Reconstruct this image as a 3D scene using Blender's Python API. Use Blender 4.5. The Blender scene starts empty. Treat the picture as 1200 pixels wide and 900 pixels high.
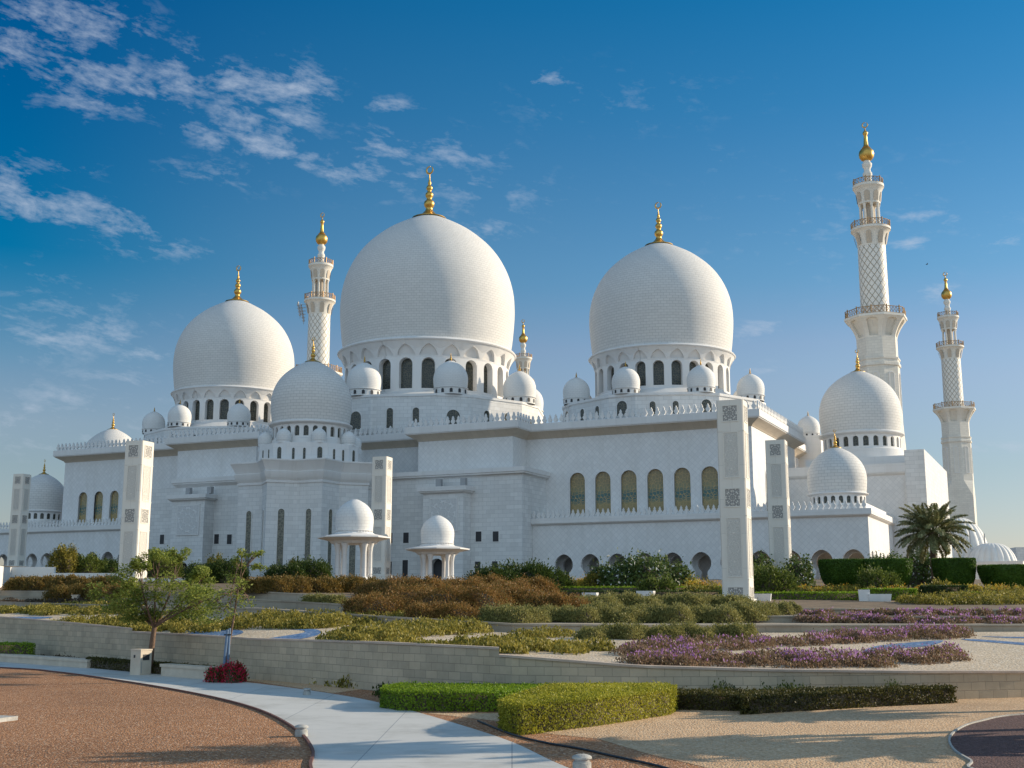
import bpy, math, random
import numpy as np
from mathutils import Vector, Matrix
from mathutils.geometry import tessellate_polygon

random.seed(7)
RNG = np.random.default_rng(11)
scene = bpy.context.scene
COL = scene.collection
rad = math.radians
PI = math.pi

# ------------------------------------------------------------------ camera
F_PX = 1400.0                      # focal length in pixels of a 1200 px wide picture
PITCH = math.atan(256 / 1400.0)
YAW = rad(25)                      # angle between the viewing direction and the axis of the mosque
cam_d = bpy.data.cameras.new('camera')
cam_d.sensor_width = 36.0
cam_d.lens = 36.0 * F_PX / 1200.0
cam_d.clip_start = 0.5
cam_d.clip_end = 20000
cam = bpy.data.objects.new('camera', cam_d)
cam.location = (0, 0, 0)
cam.rotation_euler = (PI / 2 + PITCH, 0, 0)
COL.objects.link(cam)
scene.camera = cam

# ------------------------------------------------------------------ exposure, sky, sun
scene.view_settings.view_transform = 'Standard'
scene.view_settings.look = 'None'
scene.view_settings.exposure = 0.6
scene.view_settings.gamma = 1.0
SUN_EL = rad(20)
SUN_AZ = rad(75.5)                   # from straight ahead towards the right
sd = Vector((math.sin(SUN_AZ) * math.cos(SUN_EL), math.cos(SUN_AZ) * math.cos(SUN_EL), math.sin(SUN_EL)))
sun_d = bpy.data.lights.new('sun', 'SUN')
sun_d.energy = 3.8
sun_d.angle = rad(0.6)
sun_d.color = (1.0, 0.855, 0.655)
sun = bpy.data.objects.new('sun', sun_d)
sun.rotation_euler = sd.to_track_quat('Z', 'Y').to_euler()
sun.location = (60, 30, 60)
COL.objects.link(sun)

def pray(x, y):                    # direction through a pixel of the 1200x900 photograph
    xc = (x - 600) / F_PX; yc = (450 - y) / F_PX
    return (xc, math.cos(PITCH) - yc * math.sin(PITCH), math.sin(PITCH) + yc * math.cos(PITCH))

world = bpy.data.worlds.new('World')
scene.world = world
world.use_nodes = True
SKY_STRENGTH = 0.078
def build_world():
    nt = world.node_tree
    nt.nodes.clear()
    N, L = nt.nodes, nt.links
    def math_(op, a, b=None, clamp=False):
        n = N.new('ShaderNodeMath'); n.operation = op; n.use_clamp = clamp
        for i, v in enumerate((a, b)):
            if v is None: continue
            if isinstance(v, (int, float)): n.inputs[i].default_value = v
            else: L.new(v, n.inputs[i])
        return n.outputs[0]
    sky = N.new('ShaderNodeTexSky')
    sky.sky_type = 'NISHITA'; sky.sun_disc = False
    sky.sun_elevation = SUN_EL; sky.sun_rotation = SUN_AZ
    sky.air_density = 1.0; sky.dust_density = 0.35; sky.ozone_density = 2.5
    tc = N.new('ShaderNodeTexCoord')
    sep = N.new('ShaderNodeSeparateXYZ'); L.new(tc.outputs['Generated'], sep.inputs[0])
    X, Y, Z = sep.outputs
    az = math_('ARCTAN2', X, Y)
    el = math_('ARCSINE', Z)
    # deeper blue overhead and away from the sun, whiter towards the horizon
    rr = N.new('ShaderNodeValToRGB'); e = rr.color_ramp.elements
    stops = [(0, .82), (6, .86), (10, 1.0), (12, .96), (15, .62), (19, .42), (23, .22), (28, .07), (36, .12), (50, .55), (90, .7)]
    while len(e) < len(stops): e.new(0.5)
    for i, (d, v) in enumerate(stops): e[i].position = d / 90.0; e[i].color = (v, v, v, 1)
    L.new(math_('DIVIDE', math_('MAXIMUM', el, 0.0), PI / 2), rr.inputs[0])
    lf = math_('POWER', math_('DIVIDE', math_('ADD', az, 0.44), 0.21), 2.0)
    lf = math_('SUBTRACT', 1.0, math_('MULTIPLY', math_('EXPONENT', math_('MULTIPLY', lf, -1.0)), math_('MULTIPLY', math_('SUBTRACT', el, 0.14), 7.5, clamp=True)))
    tintc = N.new('ShaderNodeCombineColor')
    L.new(math_('MULTIPLY', rr.outputs[0], lf), tintc.inputs[0]); 
    for k, st2 in ((1, [(0, .73), (6, .82), (11, .95), (16, .92), (22, .80), (28, .72), (40, .8), (90, .85)]), (2, [(0, .86), (6, .82), (11, .96), (16, 1.02), (28, 1.0), (90, .95)])):
        r2 = N.new('ShaderNodeValToRGB'); e = r2.color_ramp.elements
        while len(e) < len(st2): e.new(0.5)
        for i, (d, v) in enumerate(st2): e[i].position = d / 90.0; e[i].color = (v, v, v, 1)
        L.new(math_('DIVIDE', math_('MAXIMUM', el, 0.0), PI / 2), r2.inputs[0]); L.new(math_('MULTIPLY', r2.outputs[0], math_('SUBTRACT', 1.0, math_('MULTIPLY', math_('SUBTRACT', 1.0, lf), 0.34 if k == 1 else 0.16))), tintc.inputs[k])
    tint = N.new('ShaderNodeMix'); tint.data_type = 'RGBA'; tint.blend_type = 'MULTIPLY'; tint.inputs[0].default_value = 1.0
    L.new(sky.outputs[0], tint.inputs[6]); L.new(tintc.outputs[0], tint.inputs[7])
    # wispy texture of the clouds, on a layer overhead
    zc = math_('MAXIMUM', Z, 0.05)
    cmb = N.new('ShaderNodeCombineXYZ')
    L.new(math_('ADD', math_('MULTIPLY', az, 1.0), math_('MULTIPLY', el, -0.5)), cmb.inputs[0]); L.new(math_('ADD', math_('MULTIPLY', el, 2.6), math_('MULTIPLY', az, 0.5)), cmb.inputs[1])
    n1 = N.new('ShaderNodeTexNoise'); n1.inputs['Scale'].default_value = 19; n1.inputs['Detail'].default_value = 11
    n1.inputs['Roughness'].default_value = 0.62; n1.inputs['Distortion'].default_value = 0.5
    L.new(cmb.outputs[0], n1.inputs['Vector'])
    lobes = [  # px x, y, half sizes, strength
        (70, 18, 62, 16, .9), (95, 25, 75, 22, .9), (45, 55, 60, 26, .9), (110, 95, 70, 28, 1.0), (20, 40, 40, 30, .7), (150, 70, 40, 25, .5),
        (212, 92, 30, 38, .9), (165, 58, 30, 16, .5), (270, 94, 28, 16, 1.1), (320, 120, 50, 30, 1.15), (352, 108, 36, 26, 1.1), (285, 140, 40, 20, .9),
        (318, 172, 38, 13, 1.1), (250, 165, 20, 9, .9), (362, 187, 17, 11, 1.0), (226, 149, 18, 9, .8),
        (85, 245, 75, 15, 1.05), (150, 267, 50, 12, .8), (8, 218, 30, 26, .9), (185, 290, 60, 12, .7), (70, 195, 50, 8, .5),
        (425, 200, 48, 18, 1.0), (470, 205, 50, 20, .7), (455, 170, 50, 22, .65), (530, 180, 70, 22, .6), (535, 215, 40, 10, .7), (455, 124, 30, 9, .75),
        (640, 94, 24, 8, .95), (575, 268, 38, 11, .7), (60, 394, 60, 12, .8), (120, 392, 40, 22, .75), (170, 418, 34, 12, .8), (145, 443, 60, 9, .6),
        (40, 410, 50, 16, .55), (110, 470, 90, 16, .55), (20, 488, 60, 20, .6), (60, 520, 90, 20, .45), (15, 450, 40, 12, .5),
        (890, 387, 36, 9, .9), (1082, 253, 24, 6, .9), (1064, 286, 22, 9, .75), (1112, 257, 22, 7, .6), (840, 189, 22, 10, .65), (940, 258, 12, 5, .5),
        (1185, 282, 30, 12, .65), (1100, 343, 24, 9, .75), (1165, 278, 30, 8, .5), (905, 432, 30, 7, .5), (1150, 525, 60, 7, .5), (690, 215, 40, 8, .3), (60, 365, 120, 30, .5), (150, 500, 140, 30, .45), (560, 230, 90, 30, .5), (250, 205, 60, 18, .5), (40, 320, 70, 14, .4), (1000, 260, 160, 50, .35), (720, 120, 120, 30, .3),
    ]
    total = None
    for (px, py, sx, sy, st) in lobes:
        r = Vector(pray(px, py)).normalized()
        a0, e0 = math.atan2(r.x, r.y), math.asin(r.z)
        sa, se = 1.25 * sx / 1400.0, 1.3 * sy / 1400.0
        qa = math_('POWER', math_('ABSOLUTE', math_('DIVIDE', math_('SUBTRACT', az, a0), sa)), 2.0)
        qe = math_('POWER', math_('ABSOLUTE', math_('DIVIDE', math_('SUBTRACT', el, e0), se)), 2.0)
        g = math_('MULTIPLY', math_('EXPONENT', math_('MULTIPLY', math_('ADD', qa, qe), -1.0)), st)
        total = g if total is None else math_('MAXIMUM', total, g)
    n2 = N.new('ShaderNodeTexNoise'); n2.inputs['Scale'].default_value = 75; n2.inputs['Detail'].default_value = 6
    n2.inputs['Roughness'].default_value = 0.65
    L.new(cmb.outputs[0], n2.inputs['Vector'])
    nn = math_('ADD', math_('MULTIPLY', n1.outputs[0], 0.66), math_('MULTIPLY', n2.outputs[0], 0.34))
    # cover = smooth(total*1.0 + (noise-0.5)*1.7 - .42)
    dens = math_('ADD', math_('MULTIPLY', total, 0.85), math_('MULTIPLY', math_('SUBTRACT', nn, 0.5), 5.2))
    dens = math_('MULTIPLY', math_('SUBTRACT', dens, 0.36), 0.80, clamp=True)
    dens = math_('MULTIPLY', dens, math_('MULTIPLY', total, 1.6, clamp=True))
    dens = math_('MULTIPLY', dens, 0.62)
    mix = N.new('ShaderNodeMix'); mix.data_type = 'RGBA'
    L.new(dens, mix.inputs[0]); L.new(tint.outputs[2], mix.inputs[6]); mix.inputs[7].default_value = (4.6, 5.2, 6.2, 1)
    # added fill light: unseen sky overhead and behind the viewer, brightened to lift shade
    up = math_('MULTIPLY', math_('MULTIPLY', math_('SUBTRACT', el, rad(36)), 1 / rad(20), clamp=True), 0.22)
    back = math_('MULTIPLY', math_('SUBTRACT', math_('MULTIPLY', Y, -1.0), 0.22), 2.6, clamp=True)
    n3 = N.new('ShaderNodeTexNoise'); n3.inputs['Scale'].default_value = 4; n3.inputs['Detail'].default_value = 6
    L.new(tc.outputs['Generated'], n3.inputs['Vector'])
    fill_sky = math_('MULTIPLY', math_('MAXIMUM', up, back), math_('ADD', 0.46, math_('MULTIPLY', n3.outputs[0], 0.8)), clamp=True)
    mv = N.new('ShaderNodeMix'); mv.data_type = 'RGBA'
    L.new(fill_sky, mv.inputs[0]); L.new(mix.outputs[2], mv.inputs[6]); mv.inputs[7].default_value = (5.1, 6.85, 8.5, 1)
    bg = N.new('ShaderNodeBackground'); bg.inputs['Strength'].default_value = SKY_STRENGTH
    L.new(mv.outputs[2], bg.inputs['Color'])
    out = N.new('ShaderNodeOutputWorld'); L.new(bg.outputs[0], out.inputs[0])
build_world()

# ------------------------------------------------------------------ mesh helpers
class MB:
    """collects shapes and becomes ONE mesh"""
    def __init__(s):
        s.v = []; s.f = []; s.mi = []; s.uv = []      # uv: None or list per face
    def face(s, pts, mi=0, uv=None):
        i = len(s.v); s.v.extend([tuple(p) for p in pts]); s.f.append(tuple(range(i, i + len(pts)))); s.mi.append(mi); s.uv.append(uv)
    def box(s, x0, x1, y0, y1, z0, z1, mi=0, bottom=True):
        s.prism([(x0, y0), (x1, y0), (x1, y1), (x0, y1)], z0, z1, mi, bottom)
    def prism(s, poly, z0, z1, mi=0, bottom=True, top=True):
        n = len(poly); b = len(s.v)
        s.v.extend([(x, y, z0) for x, y in poly]); s.v.extend([(x, y, z1) for x, y in poly])
        for i in range(n):
            j = (i + 1) % n
            s.f.append((b + i, b + j, b + n + j, b + n + i)); s.mi.append(mi); s.uv.append(None)
        if top: s.f.append(tuple(b + n + i for i in range(n))); s.mi.append(mi); s.uv.append(None)
        if bottom: s.f.append(tuple(b + i for i in reversed(range(n)))); s.mi.append(mi); s.uv.append(None)
    def rings(s, rings, mi=0, closed=True, cap0=False, cap1=False):
        n = len(rings[0]); b = len(s.v)
        for r in rings: s.v.extend([tuple(p) for p in r])
        for k in range(len(rings) - 1):
            for i in range(n if closed else n - 1):
                j = (i + 1) % n
                s.f.append((b + k * n + i, b + k * n + j, b + (k + 1) * n + j, b + (k + 1) * n + i)); s.mi.append(mi); s.uv.append(None)
        if cap0: s.f.append(tuple(b + i for i in reversed(range(n)))); s.mi.append(mi); s.uv.append(None)
        if cap1: s.f.append(tuple(b + (len(rings) - 1) * n + i for i in range(n))); s.mi.append(mi); s.uv.append(None)
    def lathe(s, prof, c=(0, 0, 0), n=32, mi=0, a0=0.0, uvr=None):
        """prof: (r, z) from bottom to top, uv in metres"""
        b = len(s.v); m = len(prof); arc = [0.0]
        for i in range(1, m): arc.append(arc[-1] + math.hypot(prof[i][0] - prof[i - 1][0], prof[i][1] - prof[i - 1][1]))
        R = uvr or max(p[0] for p in prof)
        for r, z in prof:
            for k in range(n):
                a = a0 + 2 * PI * k / n
                s.v.append((c[0] + r * math.cos(a), c[1] + r * math.sin(a), c[2] + z))
        for i in range(m - 1):
            for k in range(n):
                j = (k + 1) % n
                s.f.append((b + i * n + k, b + i * n + j, b + (i + 1) * n + j, b + (i + 1) * n + k)); s.mi.append(mi)
                u0, u1 = 2 * PI * k / n * R, 2 * PI * (k + 1) / n * R
                s.uv.append([(u0, arc[i]), (u1, arc[i]), (u1, arc[i + 1]), (u0, arc[i + 1])])
    def tube(s, pts, radii, n=8, mi=0, cap=True):
        rings = []
        for i, p in enumerate(pts):
            p = Vector(p)
            d = (Vector(pts[min(i + 1, len(pts) - 1)]) - Vector(pts[max(i - 1, 0)])).normalized()
            up = Vector((0, 0, 1)) if abs(d.z) < 0.95 else Vector((1, 0, 0))
            a = d.cross(up).normalized(); b_ = d.cross(a).normalized()
            r = radii[i] if isinstance(radii, (list, tuple)) else radii
            rings.append([p + (a * math.cos(t) + b_ * math.sin(t)) * r for t in [-2 * PI * k / n for k in range(n)]])
        s.rings(rings, mi, True, cap, cap)
    def holes(s, fn, outer, holes, depth, mi=0, back=False, reveal_mi=None):
        """panel in (s, z) with holes; fn(s, z, d) -> point, d = depth into the wall"""
        polys = [[Vector((a, b, 0)) for a, b in outer]] + [[Vector((a, b, 0)) for a, b in h] for h in holes]
        flat = [p for q in polys for p in q]
        for t in tessellate_polygon(polys):
            p = [flat[i] for i in t]
            if (p[1] - p[0]).cross(p[2] - p[0]).z < 0: p = [p[0], p[2], p[1]]
            s.face([fn(q.x, q.y, 0) for q in p], mi, [(q.x, q.y) for q in p])
        rm = mi if reveal_mi is None else reveal_mi
        for h in holes:
            n = len(h)
            for i in range(n):
                a, b = h[i], h[(i + 1) % n]
                s.face([fn(a[0], a[1], 0), fn(b[0], b[1], 0), fn(b[0], b[1], depth), fn(a[0], a[1], depth)], rm)
            if back: s.face([fn(a, b, depth) for a, b in h], rm, [(a, b) for a, b in h])
    def sweep(s, path, prof, mi=0, closed=False, caps=True):
        """path: (u, v) plan polyline with its outside on the right hand side; prof: (outward, z)"""
        n = len(path); rings = []
        nrm = []
        for i in range(n if closed else n - 1):
            a, b = path[i], path[(i + 1) % n]
            d = Vector((b[0] - a[0], b[1] - a[1])).normalized(); nrm.append(Vector((d.y, -d.x)))
        for i in range(n):
            if closed: n0, n1 = nrm[i - 1], nrm[i]
            else: n0, n1 = nrm[max(i - 1, 0)], nrm[min(i, n - 2)]
            m = (n0 + n1) / max(0.35, 1 + n0.dot(n1))
            rings.append([(path[i][0] + m.x * o, path[i][1] + m.y * o, z) for o, z in prof])
        if closed: rings.append(rings[0])
        b = len(s.v); k = len(prof)
        for r in rings: s.v.extend(r)
        for i in range(len(rings) - 1):
            for j in range(k - 1):
                s.f.append((b + i * k + j, b + (i + 1) * k + j, b + (i + 1) * k + j + 1, b + i * k + j + 1)); s.mi.append(mi); s.uv.append(None)
        if caps and not closed:
            s.f.append(tuple(b + j for j in range(k))); s.mi.append(mi); s.uv.append(None)
            s.f.append(tuple(b + (len(rings) - 1) * k + j for j in reversed(range(k)))); s.mi.append(mi); s.uv.append(None)
    def mesh(s, name, mats, sharp=32, shift=(0, 0, 0)):
        me = bpy.data.meshes.new(name)
        v = [(a - shift[0], b - shift[1], c - shift[2]) for a, b, c in s.v]
        me.from_pydata(v, [], s.f)
        for m in (mats if isinstance(mats, (list, tuple)) else [mats]): me.materials.append(m)
        me.polygons.foreach_set('material_index', s.mi)
        me.update()
        uvl = me.uv_layers.new(name='UVMap')
        data = np.zeros(len(me.loops) * 2, dtype=np.float32)
        for pi, p in enumerate(me.polygons):
            uv = s.uv[pi]
            if uv:
                for q, li in enumerate(p.loop_indices): data[2 * li], data[2 * li + 1] = uv[q]
            else:
                nx, ny, nz = p.normal
                flat = abs(nz) > 0.8
                ln = math.hypot(nx, ny) or 1.0
                tx, ty = -ny / ln, nx / ln
                for li, vi in zip(p.loop_indices, p.vertices):
                    a = s.v[vi]
                    if flat: data[2 * li], data[2 * li + 1] = a[0], a[1]
                    else: data[2 * li], data[2 * li + 1] = a[0] * tx + a[1] * ty, a[2]
        uvl.data.foreach_set('uv', data)
        if sharp:
            # join coincident corners so that smooth shading runs across them
            import bmesh
            bm = bmesh.new(); bm.from_mesh(me); bmesh.ops.remove_doubles(bm, verts=bm.verts, dist=1e-4); bm.to_mesh(me); bm.free()
            me.polygons.foreach_set('use_smooth', [True] * len(me.polygons))
            me.set_sharp_from_angle(angle=rad(sharp))
        return me

ORG = {}
def link(name, data, parent=None, loc=(0, 0, 0), rz=0.0):
    o = bpy.data.objects.new(name, data); COL.objects.link(o)
    o.location = loc; o.rotation_euler = (0, 0, rz)
    if parent is not None: o.parent = parent
    return o
def tag(o, label=None, cat=None, group=None, kind=None):
    if label: o['label'] = label
    if cat: o['category'] = cat
    if group: o['group'] = group
    if kind: o['kind'] = kind
    return o
def thing(name, label, cat, loc=(0, 0, 0), rz=0.0, group=None):
    o = link(name, None, None, loc, rz); o.empty_display_size = 1.0
    ORG[o] = (0, 0, 0)
    return tag(o, label, cat, group)
def to_world(u, v, z=0.0):         # plan of the mosque -> world
    return (u * math.cos(YAW) + v * math.sin(YAW), -u * math.sin(YAW) + v * math.cos(YAW), z)
def mthing(name, label, cat, org, group=None):   # a thing drawn in the plan of the mosque
    o = thing(name, label, cat, to_world(*org), -YAW, group); ORG[o] = tuple(org)
    return o
def part(name, mb, mats, parent, sharp=32):      # vertices given in the frame of the parent's thing
    org = ORG.get(parent, (0, 0, 0))
    o = link(name, mb.mesh(name, mats, sharp, org), parent); ORG[o] = org
    return o
def inst(name, me, parent, loc, rz=0.0):         # shared mesh placed at loc (frame of the parent's thing)
    org = ORG.get(parent, (0, 0, 0))
    return link(name, me, parent, (loc[0] - org[0], loc[1] - org[1], loc[2] - org[2]), rz)
def flat(name, mb, mat, kind='structure', label=None, cat=None):
    o = link(name, mb.mesh(name, mat, 0)); return tag(o, label, cat, None, kind)

# ------------------------------------------------------------------ materials
def new_mat(name):
    m = bpy.data.materials.new(name); m.use_nodes = True
    nt = m.node_tree; nt.nodes.clear()
    out = nt.nodes.new('ShaderNodeOutputMaterial'); bs = nt.nodes.new('ShaderNodeBsdfPrincipled')
    nt.links.new(bs.outputs[0], out.inputs[0])
    return m, nt, bs, out
def node(nt, t, **kw):
    n = nt.nodes.new(t)
    for k, v in kw.items():
        if hasattr(n, k) and k not in n.inputs: setattr(n, k, v)
        else: n.inputs[k].default_value = v
    return n
def rgb(c): return (c[0], c[1], c[2], 1.0)
def ramp(nt, stops):
    r = nt.nodes.new('ShaderNodeValToRGB'); e = r.color_ramp.elements
    while len(e) < len(stops): e.new(0.5)
    for i, (p, c) in enumerate(stops): e[i].position = p; e[i].color = rgb(c)
    return r
def mixc(nt, fac, a, b, mode='MIX'):
    n = nt.nodes.new('ShaderNodeMix'); n.data_type = 'RGBA'; n.blend_type = mode
    for i, v in ((0, fac), (6, a), (7, b)):
        if isinstance(v, (int, float)): n.inputs[i].default_value = v
        elif isinstance(v, tuple): n.inputs[i].default_value = v if len(v) == 4 else rgb(v)
        else: nt.links.new(v, n.inputs[i])
    return n.outputs[2]
def mth(nt, op, a, b=None, c=None, clamp=False):
    n = nt.nodes.new('ShaderNodeMath'); n.operation = op; n.use_clamp = clamp
    for i, v in enumerate((a, b, c)):
        if v is None: continue
        if isinstance(v, (int, float)): n.inputs[i].default_value = v
        else: nt.links.new(v, n.inputs[i])
    return n.outputs[0]
def uvnode(nt, scale=(1, 1, 1), rot=0.0):
    tc = nt.nodes.new('ShaderNodeTexCoord'); mp = nt.nodes.new('ShaderNodeMapping')
    mp.inputs['Scale'].default_value = scale; mp.inputs['Rotation'].default_value = (0, 0, rot)
    nt.links.new(tc.outputs['UV'], mp.inputs[0]); return mp.outputs[0]
def objnode(nt, scale=(1, 1, 1)):
    tc = nt.nodes.new('ShaderNodeTexCoord'); mp = nt.nodes.new('ShaderNodeMapping')
    mp.inputs['Scale'].default_value = scale
    nt.links.new(tc.outputs['Object'], mp.inputs[0]); return mp.outputs[0]
def bump(nt, bs, h, strength=0.4, dist=0.05):
    b = nt.nodes.new('ShaderNodeBump'); b.inputs['Strength'].default_value = strength; b.inputs['Distance'].default_value = dist
    nt.links.new(h, b.inputs['Height']); nt.links.new(b.outputs[0], bs.inputs['Normal'])

def marble(name, bw=1.2, bh=0.6, rot=0.0, base=(0.76, 0.745, 0.72), joint=(0.52, 0.51, 0.49), mortar=0.03, var=0.06, rough=0.7, offset=0.5, stain=0.5):
    m, nt, bs, _ = new_mat(name)
    uv = uvnode(nt, (1, 1, 1), rot)
    br = node(nt, 'ShaderNodeTexBrick', offset=offset)
    br.inputs['Scale'].default_value = 1.0; br.inputs['Brick Width'].default_value = bw; br.inputs['Row Height'].default_value = bh
    br.inputs['Mortar Size'].default_value = mortar; br.inputs['Mortar Smooth'].default_value = 0.3; br.inputs['Bias'].default_value = 0.0
    br.inputs['Color1'].default_value = rgb(base); br.inputs['Color2'].default_value = rgb(tuple(c * (1 - var * 1.6) for c in base)); br.inputs['Mortar'].default_value = rgb(joint)
    nt.links.new(uv, br.inputs['Vector'])
    nz = node(nt, 'ShaderNodeTexNoise'); nz.inputs['Scale'].default_value = 0.25; nz.inputs['Detail'].default_value = 6
    nt.links.new(objnode(nt, (1, 1, 0.35)), nz.inputs['Vector'])
    k_ = 0.10 * stain
    st = ramp(nt, [(0.3, (1 - k_, 1 - k_ * 1.1, 1 - k_ * 1.3)), (0.7, (1, 1, 1))])
    nt.links.new(nz.outputs[0], st.inputs[0])
    n2 = node(nt, 'ShaderNodeTexNoise'); n2.inputs['Scale'].default_value = 1.0; n2.inputs['Detail'].default_value = 5
    nt.links.new(objnode(nt, (1.3, 1.3, 0.07)), n2.inputs['Vector'])
    k_ = 0.07 * stain
    s2 = ramp(nt, [(0.34, (1 - k_, 1 - k_ * 1.1, 1 - k_ * 1.3)), (0.50, (1, 1, 1))]); nt.links.new(n2.outputs[0], s2.inputs[0])
    c = mixc(nt, 1.0, mixc(nt, 1.0, br.outputs[0], st.outputs[0], 'MULTIPLY'), s2.outputs[0], 'MULTIPLY')
    nt.links.new(c, bs.inputs['Base Color']); bs.inputs['Roughness'].default_value = rough; bs.inputs['Specular IOR Level'].default_value = 0.25
    inv = mth(nt, 'SUBTRACT', 1.0, br.outputs['Fac']); bump(nt, bs, inv, 0.35, 0.03)
    return m
M = {}
M['ashlar'] = marble('marble_ashlar', 1.3, 0.62, 0, (0.76, 0.75, 0.73), (0.54, 0.54, 0.53), 0.025, 0.08)
M['diamond'] = marble('marble_diamond', 0.62, 0.62, rad(45), (0.775, 0.765, 0.75), (0.635, 0.635, 0.63), 0.028, 0.05, offset=0.0)
M['dome'] = marble('marble_dome', 0.95, 0.46, 0, (0.70, 0.68, 0.645), (0.46, 0.45, 0.43), 0.028, 0.04, stain=0.15)
M['domelet'] = marble('marble_small_dome', 0.6, 0.3, 0, (0.74, 0.73, 0.705), (0.60, 0.59, 0.575), 0.02, 0.02, stain=0.15)
M['trim'] = marble('marble_trim', 2.4, 1.2, 0, (0.77, 0.755, 0.735), (0.62, 0.61, 0.59), 0.012, 0.04)
M['pylon'] = marble('marble_pylon', 3.0, 2.2, 0, (0.79, 0.745, 0.665), (0.60, 0.57, 0.51), 0.012, 0.03)
M['cream'] = marble('marble_cream', 1.3, 0.6, 0, (0.78, 0.735, 0.65), (0.56, 0.53, 0.47), 0.025, 0.07)
M['cream_trim'] = marble('marble_cream_trim', 2.4, 1.2, 0, (0.78, 0.74, 0.66), (0.62, 0.59, 0.53), 0.012, 0.04)
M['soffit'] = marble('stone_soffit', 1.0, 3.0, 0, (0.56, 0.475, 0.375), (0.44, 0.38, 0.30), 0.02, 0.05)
def lattice_shaft():
    m, nt, bs, _ = new_mat('marble_lattice_shaft')
    tc = node(nt, 'ShaderNodeTexCoord'); sp = node(nt, 'ShaderNodeSeparateXYZ'); nt.links.new(tc.outputs['UV'], sp.inputs[0])
    s = 2 * PI * 3.0 / 14                      # seven diamonds round
    fac = None
    for sg in (1, -1):
        t = mth(nt, 'DIVIDE', mth(nt, 'ADD', mth(nt, 'MULTIPLY', sp.outputs[1], 0.72), mth(nt, 'MULTIPLY', sp.outputs[0], sg)), s)
        d = mth(nt, 'ABSOLUTE', mth(nt, 'SUBTRACT', mth(nt, 'FRACT', t), 0.5))
        l = mth(nt, 'MULTIPLY', mth(nt, 'SUBTRACT', d, 0.41), 16.0, clamp=True)
        fac = l if fac is None else mth(nt, 'MAXIMUM', fac, l)
    c = mixc(nt, fac, (0.78, 0.735, 0.655), (0.40, 0.34, 0.25)); nt.links.new(c, bs.inputs['Base Color'])
    bs.inputs['Roughness'].default_value = 0.5
    bump(nt, bs, fac, 0.8, 0.12)
    return m
M['lattice'] = lattice_shaft()
def simple(name, col, rough=0.6, metal=0.0, nscale=None, var=0.15, bstr=0.0, bscale=20, spec=None):
    m, nt, bs, _ = new_mat(name)
    bs.inputs['Roughness'].default_value = rough; bs.inputs['Metallic'].default_value = metal
    if spec is not None: bs.inputs['Specular IOR Level'].default_value = spec
    if nscale:
        nz = node(nt, 'ShaderNodeTexNoise'); nz.inputs['Scale'].default_value = nscale; nz.inputs['Detail'].default_value = 7
        nt.links.new(objnode(nt), nz.inputs['Vector'])
        r = ramp(nt, [(0.3, tuple(c * (1 - var) for c in col)), (0.7, tuple(min(1, c * (1 + var)) for c in col))])
        nt.links.new(nz.outputs[0], r.inputs[0]); nt.links.new(r.outputs[0], bs.inputs['Base Color'])
        if bstr:
            n2 = node(nt, 'ShaderNodeTexNoise'); n2.inputs['Scale'].default_value = bscale; n2.inputs['Detail'].default_value = 8
            nt.links.new(objnode(nt), n2.inputs['Vector']); bump(nt, bs, n2.outputs[0], bstr, 0.03)
    else: bs.inputs['Base Color'].default_value = rgb(col)
    return m
M['gold'] = simple('gilded_metal', (0.62, 0.38, 0.10), 0.40, 1.0, 3.0, 0.12)
M['bronze'] = simple('bronze_rail', (0.42, 0.27, 0.14), 0.5, 0.6, 2.0, 0.2)
M['dark'] = simple('dark_recess', (0.03, 0.03, 0.033), 0.6)
M['lamp_grey'] = simple('grey_metal', (0.35, 0.35, 0.35), 0.5, 0.3)
def pane_mat(name, dark, line, teal=None, cell=3.2, thick=0.09, zband=None):
    m, nt, bs, _ = new_mat(name)
    tc = node(nt, 'ShaderNodeTexCoord'); mp = node(nt, 'ShaderNodeMapping'); nt.links.new(tc.outputs['UV'], mp.inputs[0])
    vo = node(nt, 'ShaderNodeTexVoronoi', feature='DISTANCE_TO_EDGE'); vo.inputs['Scale'].default_value = cell; vo.inputs['Randomness'].default_value = 0.75
    nt.links.new(mp.outputs[0], vo.inputs['Vector'])
    ln = mth(nt, 'LESS_THAN', vo.outputs['Distance'], thick)
    sp = node(nt, 'ShaderNodeSeparateXYZ'); nt.links.new(tc.outputs['UV'], sp.inputs[0])
    base = dark
    if teal:
        r = ramp(nt, [(0.0, dark), (0.22, (dark[0] * 1.2, dark[1] * 1.2, dark[2])), (0.33, teal), (0.47, teal), (0.58, (dark[0] * 0.9, dark[1] * 1.1, dark[2] * 1.2)), (0.8, dark)])
        nt.links.new(mth(nt, 'DIVIDE', sp.outputs[1], zband), r.inputs[0]); base = r.outputs[0]
    c = mixc(nt, ln, base, line); nt.links.new(c, bs.inputs['Base Color'])
    bs.inputs['Roughness'].default_value = 0.25
    bump(nt, bs, ln, 0.4, 0.05)
    return m
M['stained'] = pane_mat('stained_glass_pane', (0.23, 0.18, 0.085), (0.40, 0.28, 0.12), (0.05, 0.12, 0.11), 1.9, 0.05, 6.2)
M['drumglass'] = pane_mat('lattice_glass_pane', (0.035, 0.04, 0.035), (0.12, 0.11, 0.075), None, 2.6, 0.07)
M['slit'] = pane_mat('slit_window_glass', (0.10, 0.10, 0.08), (0.20, 0.19, 0.14), None, 2.5, 0.08)
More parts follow.
